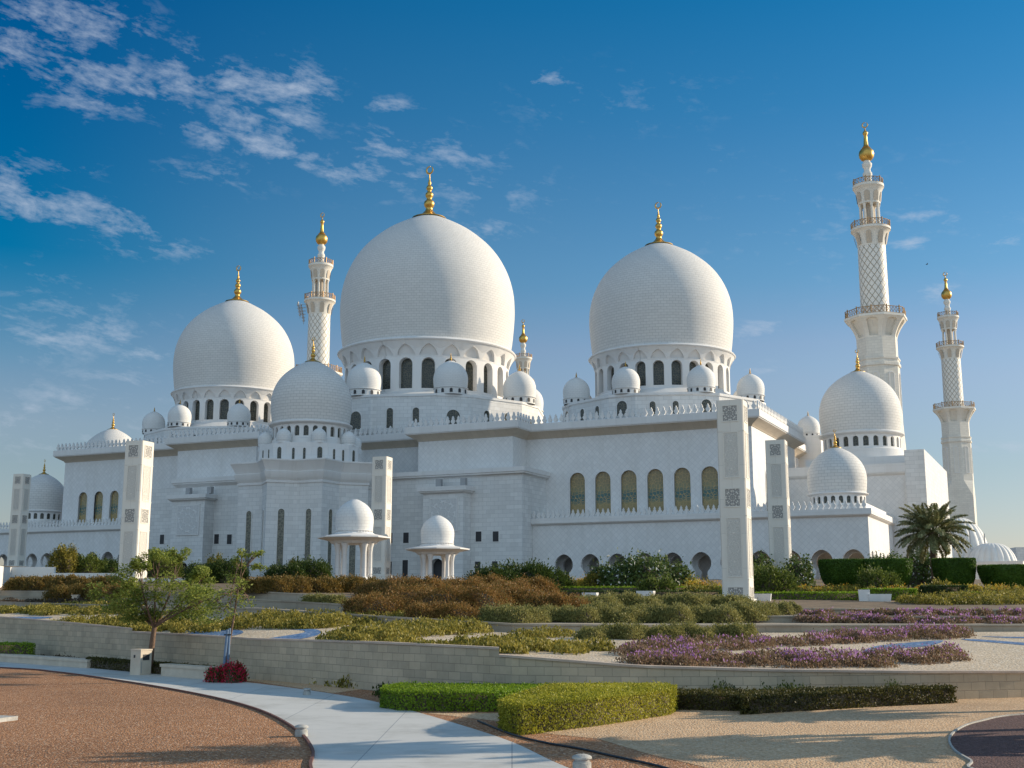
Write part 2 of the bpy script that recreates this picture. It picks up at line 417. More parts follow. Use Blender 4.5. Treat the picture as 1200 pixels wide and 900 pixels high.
def carved(name, k, thr, deep, faceof=(0.79, 0.745, 0.665)):
    """eight-fold star tracery cut into marble: uv in metres round the middle of the panel"""
    m, nt, bs, _ = new_mat(name)
    tc = node(nt, 'ShaderNodeTexCoord'); sp = node(nt, 'ShaderNodeSeparateXYZ'); nt.links.new(tc.outputs['UV'], sp.inputs[0])
    x, y = sp.outputs[0], sp.outputs[1]
    tot = None
    for q in range(4):
        a = PI * q / 4
        t = mth(nt, 'COSINE', mth(nt, 'MULTIPLY', mth(nt, 'ADD', mth(nt, 'MULTIPLY', x, math.cos(a)), mth(nt, 'MULTIPLY', y, math.sin(a))), k))
        tot = t if tot is None else mth(nt, 'ADD', tot, t)
    d = mth(nt, 'ABSOLUTE', mth(nt, 'SUBTRACT', tot, thr))
    rib = mth(nt, 'MULTIPLY', mth(nt, 'SUBTRACT', 0.62, d), 6.0, clamp=True)
    c = mixc(nt, rib, deep, faceof); nt.links.new(c, bs.inputs['Base Color']); bs.inputs['Roughness'].default_value = 0.55
    bump(nt, bs, rib, 1.0, 0.05)
    return m
M['carved_open'] = carved('pierced_star_tracery', 30.0, 0.1, (0.30, 0.285, 0.265))
M['carved_relief'] = carved('carved_relief_tracery', 34.0, 0.1, (0.66, 0.625, 0.56))
M['carved_wall'] = carved('carved_wall_panel', 6.5, 0.1, (0.62, 0.61, 0.595), (0.74, 0.73, 0.71))

def gravel(name, cols, scale=30, bstr=0.8, big=0.12):
    m, nt, bs, _ = new_mat(name)
    oc = objnode(nt)
    vo = node(nt, 'ShaderNodeTexVoronoi'); vo.inputs['Scale'].default_value = scale; nt.links.new(oc, vo.inputs['Vector'])
    sp = node(nt, 'ShaderNodeSeparateColor'); nt.links.new(vo.outputs['Color'], sp.inputs[0])
    n = len(cols); r = ramp(nt, [(i / (n - 1), c) for i, c in enumerate(cols)]); nt.links.new(sp.outputs[0], r.inputs[0])
    nz = node(nt, 'ShaderNodeTexNoise'); nz.inputs['Scale'].default_value = big; nz.inputs['Detail'].default_value = 8; nz.inputs['Roughness'].default_value = 0.65
    nt.links.new(oc, nz.inputs['Vector'])
    sh = ramp(nt, [(0.28, (0.70, 0.68, 0.66)), (0.5, (0.95, 0.95, 0.95)), (0.72, (1.12, 1.1, 1.08))]); nt.links.new(nz.outputs[0], sh.inputs[0])
    c = mixc(nt, 1.0, r.outputs[0], sh.outputs[0], 'MULTIPLY'); nt.links.new(c, bs.inputs['Base Color'])
    bs.inputs['Roughness'].default_value = 0.9
    bump(nt, bs, mth(nt, 'SUBTRACT', 1.0, vo.outputs['Distance']), bstr, 0.03)
    return m
M['gravel_brown'] = gravel('gravel_brown', [(0.16, 0.065, 0.025), (0.37, 0.165, 0.065), (0.48, 0.235, 0.10), (0.28, 0.115, 0.045), (0.42, 0.195, 0.08), (0.72, 0.50, 0.34)], 23, 1.0)
M['gravel_beige'] = gravel('gravel_beige', [(0.42, 0.25, 0.13), (0.62, 0.40, 0.22), (0.72, 0.50, 0.30), (0.52, 0.32, 0.17), (0.78, 0.60, 0.40)], 20, 0.8, 0.2)
M['gravel_cream'] = gravel('gravel_cream', [(0.42, 0.32, 0.21), (0.56, 0.45, 0.31), (0.66, 0.55, 0.41), (0.48, 0.36, 0.24), (0.74, 0.66, 0.54)], 12, 0.9, 0.15)
M['gravel_red'] = gravel('gravel_red', [(0.055, 0.026, 0.024), (0.10, 0.045, 0.04), (0.14, 0.07, 0.06), (0.08, 0.035, 0.03), (0.20, 0.12, 0.11)], 22)
M['gravel_blue'] = gravel('gravel_blue', [(0.03, 0.10, 0.24), (0.05, 0.15, 0.33), (0.10, 0.22, 0.42), (0.04, 0.12, 0.26), (0.30, 0.36, 0.46)], 7, 0.8, 0.3)
M['soil'] = simple('garden_soil', (0.16, 0.11, 0.065), 0.95, 0, 0.8, 0.3, 0.6, 12)
M['sand'] = simple('sandy_ground', (0.36, 0.28, 0.20), 0.95, 0, 0.2, 0.2, 0.5, 8)
def path_mat():
    m, nt, bs, _ = new_mat('path_concrete')
    oc = objnode(nt)
    br = node(nt, 'ShaderNodeTexBrick', offset=0.0); br.inputs['Scale'].default_value = 1.0; br.inputs['Brick Width'].default_value = 3.0; br.inputs['Row Height'].default_value = 3.0
    br.inputs['Mortar Size'].default_value = 0.012; br.inputs['Color1'].default_value = (0.60, 0.585, 0.55, 1); br.inputs['Color2'].default_value = (0.56, 0.55, 0.52, 1); br.inputs['Mortar'].default_value = (0.30, 0.31, 0.32, 1)
    nt.links.new(oc, br.inputs['Vector'])
    nz = node(nt, 'ShaderNodeTexNoise'); nz.inputs['Scale'].default_value = 0.5; nz.inputs['Detail'].default_value = 9; nz.inputs['Roughness'].default_value = 0.7
    nt.links.new(oc, nz.inputs['Vector'])
    r = ramp(nt, [(0.3, (0.74, 0.73, 0.70)), (0.5, (0.98, 0.98, 0.97)), (0.75, (1.08, 1.07, 1.06))]); nt.links.new(nz.outputs[0], r.inputs[0])
    nt.links.new(mixc(nt, 1.0, br.outputs[0], r.outputs[0], 'MULTIPLY'), bs.inputs['Base Color']); bs.inputs['Roughness'].default_value = 0.7
    n2 = node(nt, 'ShaderNodeTexNoise'); n2.inputs['Scale'].default_value = 40; n2.inputs['Detail'].default_value = 4; nt.links.new(oc, n2.inputs['Vector'])
    bump(nt, bs, n2.outputs[0], 0.15, 0.01)
    return m
M['path'] = path_mat()
def stone_mat(name, c1, c2, joint, bw, bh, mortar):
    m, nt, bs, _ = new_mat(name)
    br = node(nt, 'ShaderNodeTexBrick', offset=0.5); br.inputs['Scale'].default_value = 1.0; br.inputs['Brick Width'].default_value = bw; br.inputs['Row Height'].default_value = bh
    br.inputs['Mortar Size'].default_value = mortar; br.inputs['Mortar Smooth'].default_value = 0.4
    br.inputs['Color1'].default_value = rgb(c1); br.inputs['Color2'].default_value = rgb(c2); br.inputs['Mortar'].default_value = rgb(joint)
    nt.links.new(uvnode(nt), br.inputs['Vector'])
    oc = objnode(nt)
    nz = node(nt, 'ShaderNodeTexNoise'); nz.inputs['Scale'].default_value = 0.45; nz.inputs['Detail'].default_value = 9; nz.inputs['Roughness'].default_value = 0.7; nt.links.new(oc, nz.inputs['Vector'])
    r = ramp(nt, [(0.3, (0.72, 0.71, 0.69)), (0.6, (1, 1, 1)), (0.8, (1.12, 1.1, 1.06))]); nt.links.new(nz.outputs[0], r.inputs[0])
    nt.links.new(mixc(nt, 1.0, br.outputs[0], r.outputs[0], 'MULTIPLY'), bs.inputs['Base Color']); bs.inputs['Roughness'].default_value = 0.85
    n2 = node(nt, 'ShaderNodeTexNoise'); n2.inputs['Scale'].default_value = 14; n2.inputs['Detail'].default_value = 6; nt.links.new(oc, n2.inputs['Vector'])
    h = mth(nt, 'ADD', mth(nt, 'MULTIPLY', n2.outputs[0], 0.5), mth(nt, 'SUBTRACT', 1.0, br.outputs['Fac'])); bump(nt, bs, h, 0.5, 0.02)
    return m
M['blockwall'] = stone_mat('limestone_blocks', (0.58, 0.475, 0.335), (0.46, 0.385, 0.28), (0.32, 0.27, 0.20), 0.54, 0.265, 0.010)
M['coping'] = simple('limestone_coping', (0.50, 0.40, 0.32), 0.8, 0, 1.5, 0.15, 0.4, 10)
M['steps'] = stone_mat('sandstone_steps', (0.40, 0.34, 0.26), (0.36, 0.30, 0.23), (0.27, 0.22, 0.17), 1.6, 2.0, 0.012)
M['beige'] = simple('beige_cast_stone', (0.60, 0.51, 0.40), 0.75, 0, 2.0, 0.10, 0.35, 25)
M['white_wall'] = simple('white_render', (0.74, 0.72, 0.68), 0.7, 0, 0.6, 0.06, 0.2, 12)
M['white_pot'] = simple('white_planter', (0.74, 0.73, 0.71), 0.6, 0, 2.0, 0.06)
M['concrete'] = simple('weathered_concrete', (0.40, 0.39, 0.36), 0.85, 0, 8.0, 0.25, 0.4, 30)
M['bark'] = simple('bark', (0.17, 0.105, 0.07), 0.9, 0, 6.0, 0.35, 0.8, 18)
M['palm_bark'] = simple('palm_bark', (0.14, 0.095, 0.06), 0.95, 0, 5.0, 0.4, 0.9, 14)
M['stake'] = simple('blue_grey_stake', (0.13, 0.20, 0.30), 0.7, 0, 3.0, 0.2)
M['twig'] = simple('twigs', (0.10, 0.075, 0.05), 0.9, 0, 6.0, 0.3)
M['rust_edge'] = simple('rusted_edging', (0.14, 0.06, 0.045), 0.8, 0, 3.0, 0.25)
M['white_edge'] = simple('pale_edging', (0.62, 0.58, 0.54), 0.7, 0, 3.0, 0.1)
M['hose'] = simple('black_hose', (0.02, 0.02, 0.022), 0.5)

def leaf_mat(name, cols, trans=0.35, rough=0.55, nscale=0.6, spec=0.3):
    m, nt, bs, out = new_mat(name)
    g = node(nt, 'ShaderNodeNewGeometry')
    nz = node(nt, 'ShaderNodeTexNoise'); nz.inputs['Scale'].default_value = nscale; nz.inputs['Detail'].default_value = 3
    nt.links.new(objnode(nt), nz.inputs['Vector'])
    f = mth(nt, 'ADD', mth(nt, 'MULTIPLY', g.outputs['Random Per Island'], 0.65), mth(nt, 'MULTIPLY', mth(nt, 'SUBTRACT', nz.outputs[0], 0.32), 0.95), clamp=True)
    n = len(cols); r = ramp(nt, [(i / (n - 1), c) for i, c in enumerate(cols)]); nt.links.new(f, r.inputs[0])
    nt.links.new(r.outputs[0], bs.inputs['Base Color']); bs.inputs['Roughness'].default_value = rough
    bs.inputs['Specular IOR Level'].default_value = spec
    tr = node(nt, 'ShaderNodeBsdfTranslucent'); nt.links.new(r.outputs[0], tr.inputs['Color'])
    mx = node(nt, 'ShaderNodeMixShader'); mx.inputs[0].default_value = trans
    nt.links.new(bs.outputs[0], mx.inputs[1]); nt.links.new(tr.outputs[0], mx.inputs[2]); nt.links.new(mx.outputs[0], out.inputs[0])
    return m
M['leaf_hedge'] = leaf_mat('leaf_hedge_olive', [(0.11, 0.12, 0.010), (0.27, 0.27, 0.022), (0.44, 0.41, 0.04), (0.58, 0.53, 0.09)], 0.4)
M['leaf_bright'] = leaf_mat('leaf_hedge_bright', [(0.09, 0.15, 0.010), (0.20, 0.31, 0.018), (0.33, 0.45, 0.035)], 0.4)
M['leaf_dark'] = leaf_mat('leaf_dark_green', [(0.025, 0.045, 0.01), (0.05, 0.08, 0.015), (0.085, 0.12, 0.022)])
M['leaf_shrub'] = leaf_mat('leaf_shrub', [(0.05, 0.075, 0.015), (0.12, 0.155, 0.028), (0.22, 0.255, 0.055)])
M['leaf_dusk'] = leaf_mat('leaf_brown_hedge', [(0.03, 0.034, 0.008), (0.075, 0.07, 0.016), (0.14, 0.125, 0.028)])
M['leaf_topiary'] = leaf_mat('leaf_topiary', [(0.03, 0.07, 0.008), (0.07, 0.14, 0.012), (0.11, 0.19, 0.018)])
M['leaf_yellow'] = leaf_mat('leaf_yellow_green', [(0.08, 0.08, 0.016), (0.19, 0.17, 0.03), (0.33, 0.275, 0.05), (0.48, 0.39, 0.09)])
M['leaf_olive'] = leaf_mat('leaf_grey_olive', [(0.10, 0.105, 0.035), (0.20, 0.195, 0.06), (0.31, 0.285, 0.09), (0.42, 0.36, 0.13)])
M['leaf_rust'] = leaf_mat('leaf_rust', [(0.09, 0.075, 0.018), (0.20, 0.135, 0.032), (0.31, 0.155, 0.048), (0.40, 0.26, 0.08)], nscale=0.9)
M['leaf_rustolive'] = leaf_mat('leaf_rust_olive', [(0.07, 0.065, 0.016), (0.15, 0.115, 0.025), (0.24, 0.14, 0.035), (0.32, 0.22, 0.06)], nscale=0.9)
M['leaf_purple'] = leaf_mat('leaf_dull_purple', [(0.10, 0.085, 0.03), (0.20, 0.13, 0.07), (0.27, 0.17, 0.12), (0.22, 0.20, 0.07)])
M['petal_purple'] = leaf_mat('petal_purple', [(0.34, 0.13, 0.37), (0.47, 0.22, 0.50), (0.57, 0.35, 0.58)], 0.4)
M['petal_red'] = leaf_mat('petal_crimson', [(0.42, 0.012, 0.04), (0.65, 0.03, 0.08), (0.78, 0.10, 0.16)], 0.4)
M['petal_white'] = leaf_mat('petal_white', [(0.75, 0.74, 0.66), (0.85, 0.84, 0.78)], 0.3)
M['petal_orange'] = leaf_mat('petal_orange', [(0.55, 0.20, 0.03), (0.62, 0.34, 0.04), (0.50, 0.42, 0.05), (0.26, 0.30, 0.04)], 0.4)
M['leaf_frangipani'] = leaf_mat('leaf_frangipani', [(0.045, 0.075, 0.018), (0.09, 0.13, 0.03), (0.15, 0.20, 0.045)])
M['leaf_tree'] = leaf_mat('leaf_acacia', [(0.10, 0.14, 0.025), (0.22, 0.26, 0.045), (0.38, 0.41, 0.08)], 0.45)
M['leaf_palm'] = leaf_mat('leaf_palm', [(0.12, 0.135, 0.055), (0.25, 0.26, 0.11), (0.44, 0.40, 0.20)], 0.3, 0.4)
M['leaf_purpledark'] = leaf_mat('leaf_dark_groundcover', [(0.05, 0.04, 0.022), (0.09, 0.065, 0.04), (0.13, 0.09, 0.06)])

# ------------------------------------------------------------------ architecture pieces
def offset_z(prof, s, z0): return [(r * s, z0 + z * s) for r, z in prof]
DOME = [(0.95, 0.0), (0.972, 0.14), (0.988, 0.30), (0.998, 0.44), (1.0, 0.56), (0.990, 0.72), (0.958, 0.88), (0.905, 1.03), (0.830, 1.175), (0.735, 1.305), (0.62, 1.42), (0.49, 1.525), (0.36, 1.605), (0.26, 1.66), (0.17, 1.705)]
def smooth_prof(pr, k=3):
    out = []
    n = len(pr)
    for i in range(n - 1):
        p0, p1, p2, p3 = pr[max(i - 1, 0)], pr[i], pr[i + 1], pr[min(i + 2, n - 1)]
        for j in range(k):
            t = j / k
            q = []
            for d in (0, 1):
                q.append(0.5 * (2 * p1[d] + (p2[d] - p0[d]) * t + (2 * p0[d] - 5 * p1[d] + 4 * p2[d] - p3[d]) * t * t + (3 * p1[d] - p0[d] - 3 * p2[d] + p3[d]) * t ** 3))
            out.append(tuple(q))
    out.append(pr[-1]); return out
DOME = [(r, z * 0.952) for r, z in DOME]
DOME_S = smooth_prof(DOME, 3)
FIN = [(0.205, 0.0), (0.20, 0.012), (0.14, 0.03), (0.085, 0.06), (0.055, 0.10), (0.045, 0.125), (0.05, 0.135), (0.068, 0.155), (0.074, 0.18), (0.066, 0.205), (0.04, 0.225), (0.034, 0.24), (0.05, 0.26), (0.056, 0.28), (0.05, 0.30), (0.03, 0.315), (0.026, 0.33), (0.04, 0.345), (0.044, 0.36), (0.036, 0.38), (0.018, 0.395), (0.022, 0.41), (0.024, 0.42), (0.014, 0.44), (0.008, 0.48), (0.006, 0.52)]
def crescent(mb, c, r, mi=0):
    n = 28; rings = []
    for k in range(n + 1):
        t = k / n
        a = rad(78) + t * rad(335)
        th = r * (0.20 + 0.24 * math.sin(PI * t) ** 0.7)
        rings.append([(c[0] + (r - th * 0.5 + th * 0.5 * math.cos(b)) * math.cos(a), c[1] + th * 0.4 * math.sin(b), c[2] + (r - th * 0.5 + th * 0.5 * math.cos(b)) * math.sin(a)) for b in [2 * PI * q / 8 for q in range(8)]])
    mb.rings(rings, mi, True, True, True)
def arch_poly(cs, z0, w, h, n=12, pointed=0.0):
    """upright round (or slightly pointed) arch opening, counter-clockwise"""
    r = w / 2; zs = z0 + h - r * (1 + pointed)
    p = [(cs - r, z0), (cs + r, z0)]
    for i in range(n + 1):
        a = PI * i / n
        p.append((cs + r * math.cos(a), zs + r * math.sin(a) * (1 + pointed * (1 - abs(math.cos(a))) )))
    return p
def keyhole_poly(cs, cz, r, neck, base, zn, zb, n=20):
    a0 = -math.acos(neck / r)
    p = [(cs - base, zb), (cs + base, zb), (cs + base * 0.93, zb + 0.25), (cs + neck, zn)]
    for i in range(n + 1):
        a = a0 + (PI - 2 * a0) * i / n
        zz = cz + r * math.sin(a); 
        p.append((cs + r * math.cos(a), zz + 0.06 * r * max(0.0, math.sin(a)) ** 8))
    p += [(cs - neck, zn), (cs - base * 0.93, zb + 0.25)]
    return p
PANES = {}
def pane_mesh(key, w, h, mat, pointed=0.0):
    k = (key, round(w, 3), round(h, 3))
    if k not in PANES:
        mb = MB(); p = arch_poly(0, 0, w, h, 12, pointed)
        n = len(p)
        mb.face([(a, 0, b) for a, b in p], 0, [(a, b) for a, b in p])
        mb.face([(a, 0.05, b) for a, b in reversed(p)], 0, [(a, b) for a, b in reversed(p)])
        for i in range(n):
            a, b = p[i], p[(i + 1) % n]
            mb.face([(b[0], 0, b[1]), (a[0], 0, a[1]), (a[0], 0.05, a[1]), (b[0], 0.05, b[1])])
        PANES[k] = mb.mesh(key, mat, 0)
    return PANES[k]
FRAMES = {}
def frame_mesh(w, h, t=0.14, d=0.12, mat=None, pointed=0.0):
    """raised arched surround, outside face at y = -d"""
    k = (round(w, 3), round(h, 3), t)
    if k not in FRAMES:
        mb = MB(); a = arch_poly(0, 0, w, h, 12, pointed); b = arch_poly(0, -t, w + 2 * t, h + 2 * t, 12, pointed); n = len(a)
        for i in range(n):
            j = (i + 1) % n
            mb.face([(b[i][0], -d, b[i][1]), (b[j][0], -d, b[j][1]), (a[j][0], -d, a[j][1]), (a[i][0], -d, a[i][1])])
            mb.face([(a[i][0], -d, a[i][1]), (a[j][0], -d, a[j][1]), (a[j][0], 0.35, a[j][1]), (a[i][0], 0.35, a[i][1])])
            mb.face([(b[j][0], -d, b[j][1]), (b[i][0], -d, b[i][1]), (b[i][0], 0.02, b[i][1]), (b[j][0], 0.02, b[j][1])])
        FRAMES[k] = mb.mesh('window', mat or M['trim'], 0)
    return FRAMES[k]
def window(parent, loc, rz, w, h, pane, t=0.14, d=0.10, back=0.05, pointed=0.0):
    """framed window: frame part with its pane as sub-part; loc = middle of the sill on the wall face"""
    fo = inst('window', frame_mesh(w, h, t, d, None, pointed), parent, loc, rz)
    link('pane', pane_mesh('pane', w, h, pane, pointed), fo, (0, back, 0))
    return fo

def add_dome(parent, c, zr, R, nwin, big=True, zfoot=None, fin=True, pane=None, finscale=1.0, n=96):
    """drum with a ring of arched windows, tiled shell and gilded finial; zr = height of the ring under the shell"""
    cu, cv = c
    dr = MB()
    rw = 0.93
    def cyl(rfun):
        def fn(s, z, d):
            r = (rfun(z) - d); a = s
            return (cu + R * r * math.sin(a), cv - R * r * math.cos(a), zr + R * z)
        return fn
    da = 2 * PI / nwin
    if big:
        zlo, zsp, zhi = -0.62, -0.205, -0.035
        flare = lambda z: rw if z <= zsp else rw + 0.07 * ((z - zsp) / (zhi - zsp)) ** 1.6
        ww, wh, wz = 0.60 * da * rw, 0.335, -0.545
    else:
        zlo, zsp, zhi = -0.44, -0.055, -0.05
        flare = lambda z: rw
        ww, wh, wz = 0.55 * da * rw, 0.25, -0.355
    for k in range(nwin):
        a0 = k * da
        ang = ww / rw
        hole = [(a0 + (x / rw), z) for x, z in arch_poly(0, wz, ww, wh, 10)]
        outer = [(a0 - da / 2 + da * i / 4, zlo) for i in range(5)] + [(a0 + da / 2 - da * i / 4, zsp) for i in range(5)]
        dr.holes(cyl(lambda z: rw), outer, [hole], 0.085 if big else 0.06)
        if big:
            aw = 0.80 * da
            nh = [(a0 + x, z) for x, z in arch_poly(0, zsp + 0.02, aw, 0.118, 10, 0.25)]
            outer = [(a0 - da / 2 + da * i / 4, zsp) for i in range(5)] + [(a0 + da / 2, zsp + 0.085)] + [(a0 + da / 2 - da * i / 4, zhi) for i in range(5)] + [(a0 - da / 2, zsp + 0.085)]
            dr.holes(cyl(flare), outer, [nh], 0.032, back=True)
    top = flare(zhi)
    dr.lathe(offset_z([(top, zhi), (1.012, zhi + 0.004), (1.02, zhi + 0.016), (1.005, zhi + 0.034), (0.99, zhi + 0.04), (0.945, zhi + 0.05)] if big else
                      [(rw, zhi - 0.006), (0.985, zhi + 0.005), (1.03, zhi + 0.03), (1.035, zhi + 0.055), (0.99, zhi + 0.065), (0.98, zhi + 0.085), (0.94, zhi + 0.09)], R, zr), (cu, cv, 0), n)
    foot = -0.70 if big else -0.55
    if zfoot is not None: foot = (zfoot - zr) / R
    dr.lathe(offset_z([(1.16 if big else 0.97, foot), (1.12 if big else 0.97, foot + 0.015), (0.985, zlo + 0.02), (0.95, zlo + 0.03), (0.94, zlo + 0.045), (0.85, zlo + 0.05)], R, zr), (cu, cv, 0), n)
    # inner core so that nothing is seen through
    dr.lathe(offset_z([(0.80, foot), (0.80, zhi)], R, zr), (cu, cv, 0), 48, 1)
    dro = part('drum', dr, [M['trim'], M['dark']], parent)
    pm = pane_mesh('window', ww * R * 1.04, wh * R * 1.02, pane or M['drumglass'])
    dep = 0.075 if big else 0.05
    for k in range(nwin):
        a = k * da
        r = R * (rw - dep)
        inst('window', pm, dro, (cu + r * math.sin(a), cv - r * math.cos(a), zr + R * wz - 0.01 * R), a)
    sh = MB(); sh.lathe(offset_z(DOME_S, R, zr), (cu, cv, 0), n, 0, 0, R)
    so = part('dome', sh, M['dome'], parent, 60)
    if fin:
        f = MB(); s = R * finscale; zt = zr + 1.618 * R
        f.lathe([(r * s * (1.0 if z < 0.07 else 0.84), zt + z * s * 1.07) for r, z in FIN], (cu, cv, 0), 24)
        crescent(f, (cu, cv, zt + 0.608 * s), 0.052 * s)
        part('finial', f, M['gold'], so, 50)
    return so
def domelet_meshes(R, windows=True):
    b = MB()
    b.lathe([(0.95 * R, -0.42 * R), (0.95 * R, -0.06 * R), (1.02 * R, -0.03 * R), (1.02 * R, 0.0), (0.95 * R, 0.01 * R)] + offset_z(DOME_S, R, 0.0)[1:], (0, 0, 0), 40, 0, 0, R)
    if windows:
        nw = 12
        for k in range(nw):
            a = 2 * PI * k / nw
            fn = lambda s, z, d, a=a: ((0.955 * R - d) * math.sin(a) + s * math.cos(a), -(0.955 * R - d) * math.cos(a) + s * math.sin(a), z)
            p = arch_poly(0, -0.34 * R, 0.17 * R, 0.24 * R, 8)
            b.face([fn(x, z, -0.012 * R) for x, z in p], 1)
    dm = b.mesh('turret_dome', [M['domelet'], M['dark']], 40)
    f = MB(); zt = 1.615 * R
    f.lathe([(r * R * 0.9, zt + z * R * 0.9) for r, z in FIN[2:]], (0, 0, 0), 12)
    return dm, f.mesh('finial', M['gold'], 50)
DLT = {}
def domelet(parent, loc, R, fin=True, windows=True):
    k = (R, windows)
    if k not in DLT: DLT[k] = domelet_meshes(R, windows)
    o = inst('turret_dome', DLT[k][0], parent, loc)
    if fin: link('finial', DLT[k][1], o)
    return o
MERLON = [(-0.14, 0), (0.14, 0), (0.15, 0.14), (0.30, 0.34), (0.36, 0.52), (0.24, 0.72), (0.13, 0.82), (0.19, 0.95), (0.13, 1.08), (0, 1.34), (-0.13, 1.08), (-0.19, 0.95), (-0.13, 0.82), (-0.24, 0.72), (-0.36, 0.52), (-0.30, 0.34), (-0.15, 0.14)]
def merlons(mb, path, z, pitch=0.95, s=1.0, th=0.26):
    """a crest of pierced merlons along a plan polyline"""
    for a, b in zip(path[:-1], path[1:]):
        d = Vector((b[0] - a[0], b[1] - a[1])); ln = d.length; d.normalize(); nrm = Vector((d.y, -d.x))
        cnt = max(1, int(ln / pitch)); st = ln / cnt
        for i in range(cnt):
            c = Vector(a) + d * (st * (i + 0.5))
            f0 = [(c.x + d.x * x * s + nrm.x * th / 2, c.y + d.y * x * s + nrm.y * th / 2, z + h * s) for x, h in MERLON]
            f1 = [(c.x + d.x * x * s - nrm.x * th / 2, c.y + d.y * x * s - nrm.y * th / 2, z + h * s) for x, h in MERLON]
            mb.rings([f1, f0], 0, True, False, False)
            mb.face(f0); mb.face(list(reversed(f1)))
def off_path(path, o):
    n = len(path); out = []; nr = []
    for a, b in zip(path[:-1], path[1:]):
        d = Vector((b[0] - a[0], b[1] - a[1])).normalized(); nr.append(Vector((d.y, -d.x)))
    for i in range(n):
        n0, n1 = nr[max(i - 1, 0)], nr[min(i, n - 2)]
        m = (n0 + n1) / max(0.35, 1 + n0.dot(n1)); out.append((path[i][0] + m.x * o, path[i][1] + m.y * o))
    return out
def front(v):   # wall facing the camera side (-v): s = u
    return lambda s, z, d: (s, v + d, z)
def side(u):    # wall facing +u: s = v
    return lambda s, z, d: (u - d, s, z)
def clean_cornice(z):
    return [(0.0, z - 0.25), (0.12, z - 0.2), (0.2, z + 0.0), (1.45, z + 0.75), (1.45, z + 0.85), (1.62, z + 0.9), (1.62, z + 1.95), (1.5, z + 2.0), (-0.6, z + 2.0)]

# ------------------------------------------------------------------ prayer hall
G0 = 1.0      # foot of the walls, below the garden
hall = mthing('prayer_hall', 'large white marble prayer hall carrying the three biggest onion domes above a crenellated parapet', 'mosque', (-106.3, 170, 3))
w = MB()
wins = [(-68.2 + 4.16 * i) for i in range(6)]
w.holes(front(170), [(-76.8, G0), (-41, G0), (-41, 25.4), (-76.8, 25.4)], [arch_poly(u, 13.2, 2.5, 6.4) for u in wins], 0.5, 0)
w.holes(side(-41), [(170, G0), (199.5, G0), (199.5, 25.4), (170, 25.4)], [arch_poly(s, 13.2, 2.5, 6.4) for s in (178.9, 185.2, 191.5)], 0.5, 0)
w.face([(-41, 199.5, G0), (-43.2, 199.5, G0), (-43.2, 199.5, 25.4), (-41, 199.5, 25.4)])
w.face([(-43.2, 199.5, G0), (-43.2, 214, G0), (-43.2, 214, 25.4), (-43.2, 199.5, 25.4)])
w.face([(-93.4, 165, 18.6), (-76.8, 165, 18.6), (-76.8, 165, 25.4), (-93.4, 165, 25.4)])
w.face([(-76.8, 165, 18.6), (-76.8, 170, 18.6), (-76.8, 170, 25.4), (-76.8, 165, 25.4)])
w.face([(-93.4, 170, 18.6), (-93.4, 165, 18.6), (-93.4, 165, 25.4), (-93.4, 170, 25.4)])
w.face([(-109, 170, 18.6), (-93.4, 170, 18.6), (-93.4, 170, 25.4), (-109, 170, 25.4)])
# western half, a little higher
lw = [-168.4, -164.5, -160.7, -156.8, -152.9]
w.holes(front(170), [(-173.5, G0), (-142, G0), (-142, 26.5), (-173.5, 26.5)], [arch_poly(u, 14.6, 2.1, 5.85) for u in lw], 0.5, 0)
w.face([(-142, 165, 19.5), (-125, 165, 19.5), (-125, 165, 26.5), (-142, 165, 26.5)])
w.face([(-142, 170, 19.5), (-142, 165, 19.5), (-142, 165, 26.5), (-142, 170, 26.5)])
w.face([(-125, 165, 19.5), (-125, 170, 19.5), (-125, 170, 26.5), (-125, 165, 26.5)])
w.face([(-125, 170, 19.5), (-109, 170, 19.5), (-109, 170, 26.5), (-125, 170, 26.5)])
w.face([(-173.5, 214, G0), (-173.5, 170, G0), (-173.5, 170, 26.5), (-173.5, 214, 26.5)])
w.face([(-43.2, 214, G0), (-173.5, 214, G0), (-173.5, 214, 26.5), (-43.2, 214, 26.5)])
part('wall', w, M['diamond'], hall, 0)
core = MB(); core.box(-172.8, -43.9, 170.8, 213.5, 2, 26.9)
part('roof', core, M['trim'], hall, 0)
for u in wins: window(hall, (u, 170, 13.2), 0, 2.5, 6.4, M['stained'], 0.16, 0.08, 0.36)
for s in (178.9, 185.2, 191.5): window(hall, (-41, s, 13.2), PI / 2, 2.5, 6.4, M['stained'], 0.16, 0.08, 0.36)
for u in lw: window(hall, (u, 170, 14.6), 0, 2.1, 5.85, M['stained'], 0.14, 0.08, 0.36)
# lower storey of the projecting blocks, ashlar
lo = MB()
lo.box(-109, -73.4, 161, 170.4, G0, 18.8)
lo.box(-144, -109, 161, 170.4, G0, 19.4)
lo.box(-142, -125, 165, 170.4, 19.4, 19.6)
part('wall', lo, M['ashlar'], hall, 0)
led = MB()
led.sweep([(-105, 161), (-73.4, 161), (-73.4, 170)], [(0, 18.75), (0.55, 18.95), (0.55, 19.15), (0.7, 19.2), (0.7, 19.85), (-4.5, 19.9)])
led.sweep([(-138.4, 165), (-138.4, 161), (-108, 161)], [(0, 19.3), (0.55, 19.8), (0.55, 20.0), (0.7, 20.05), (0.7, 20.75), (-3.9, 20.8)])
part('ledge', led, M['trim'], hall, 0)
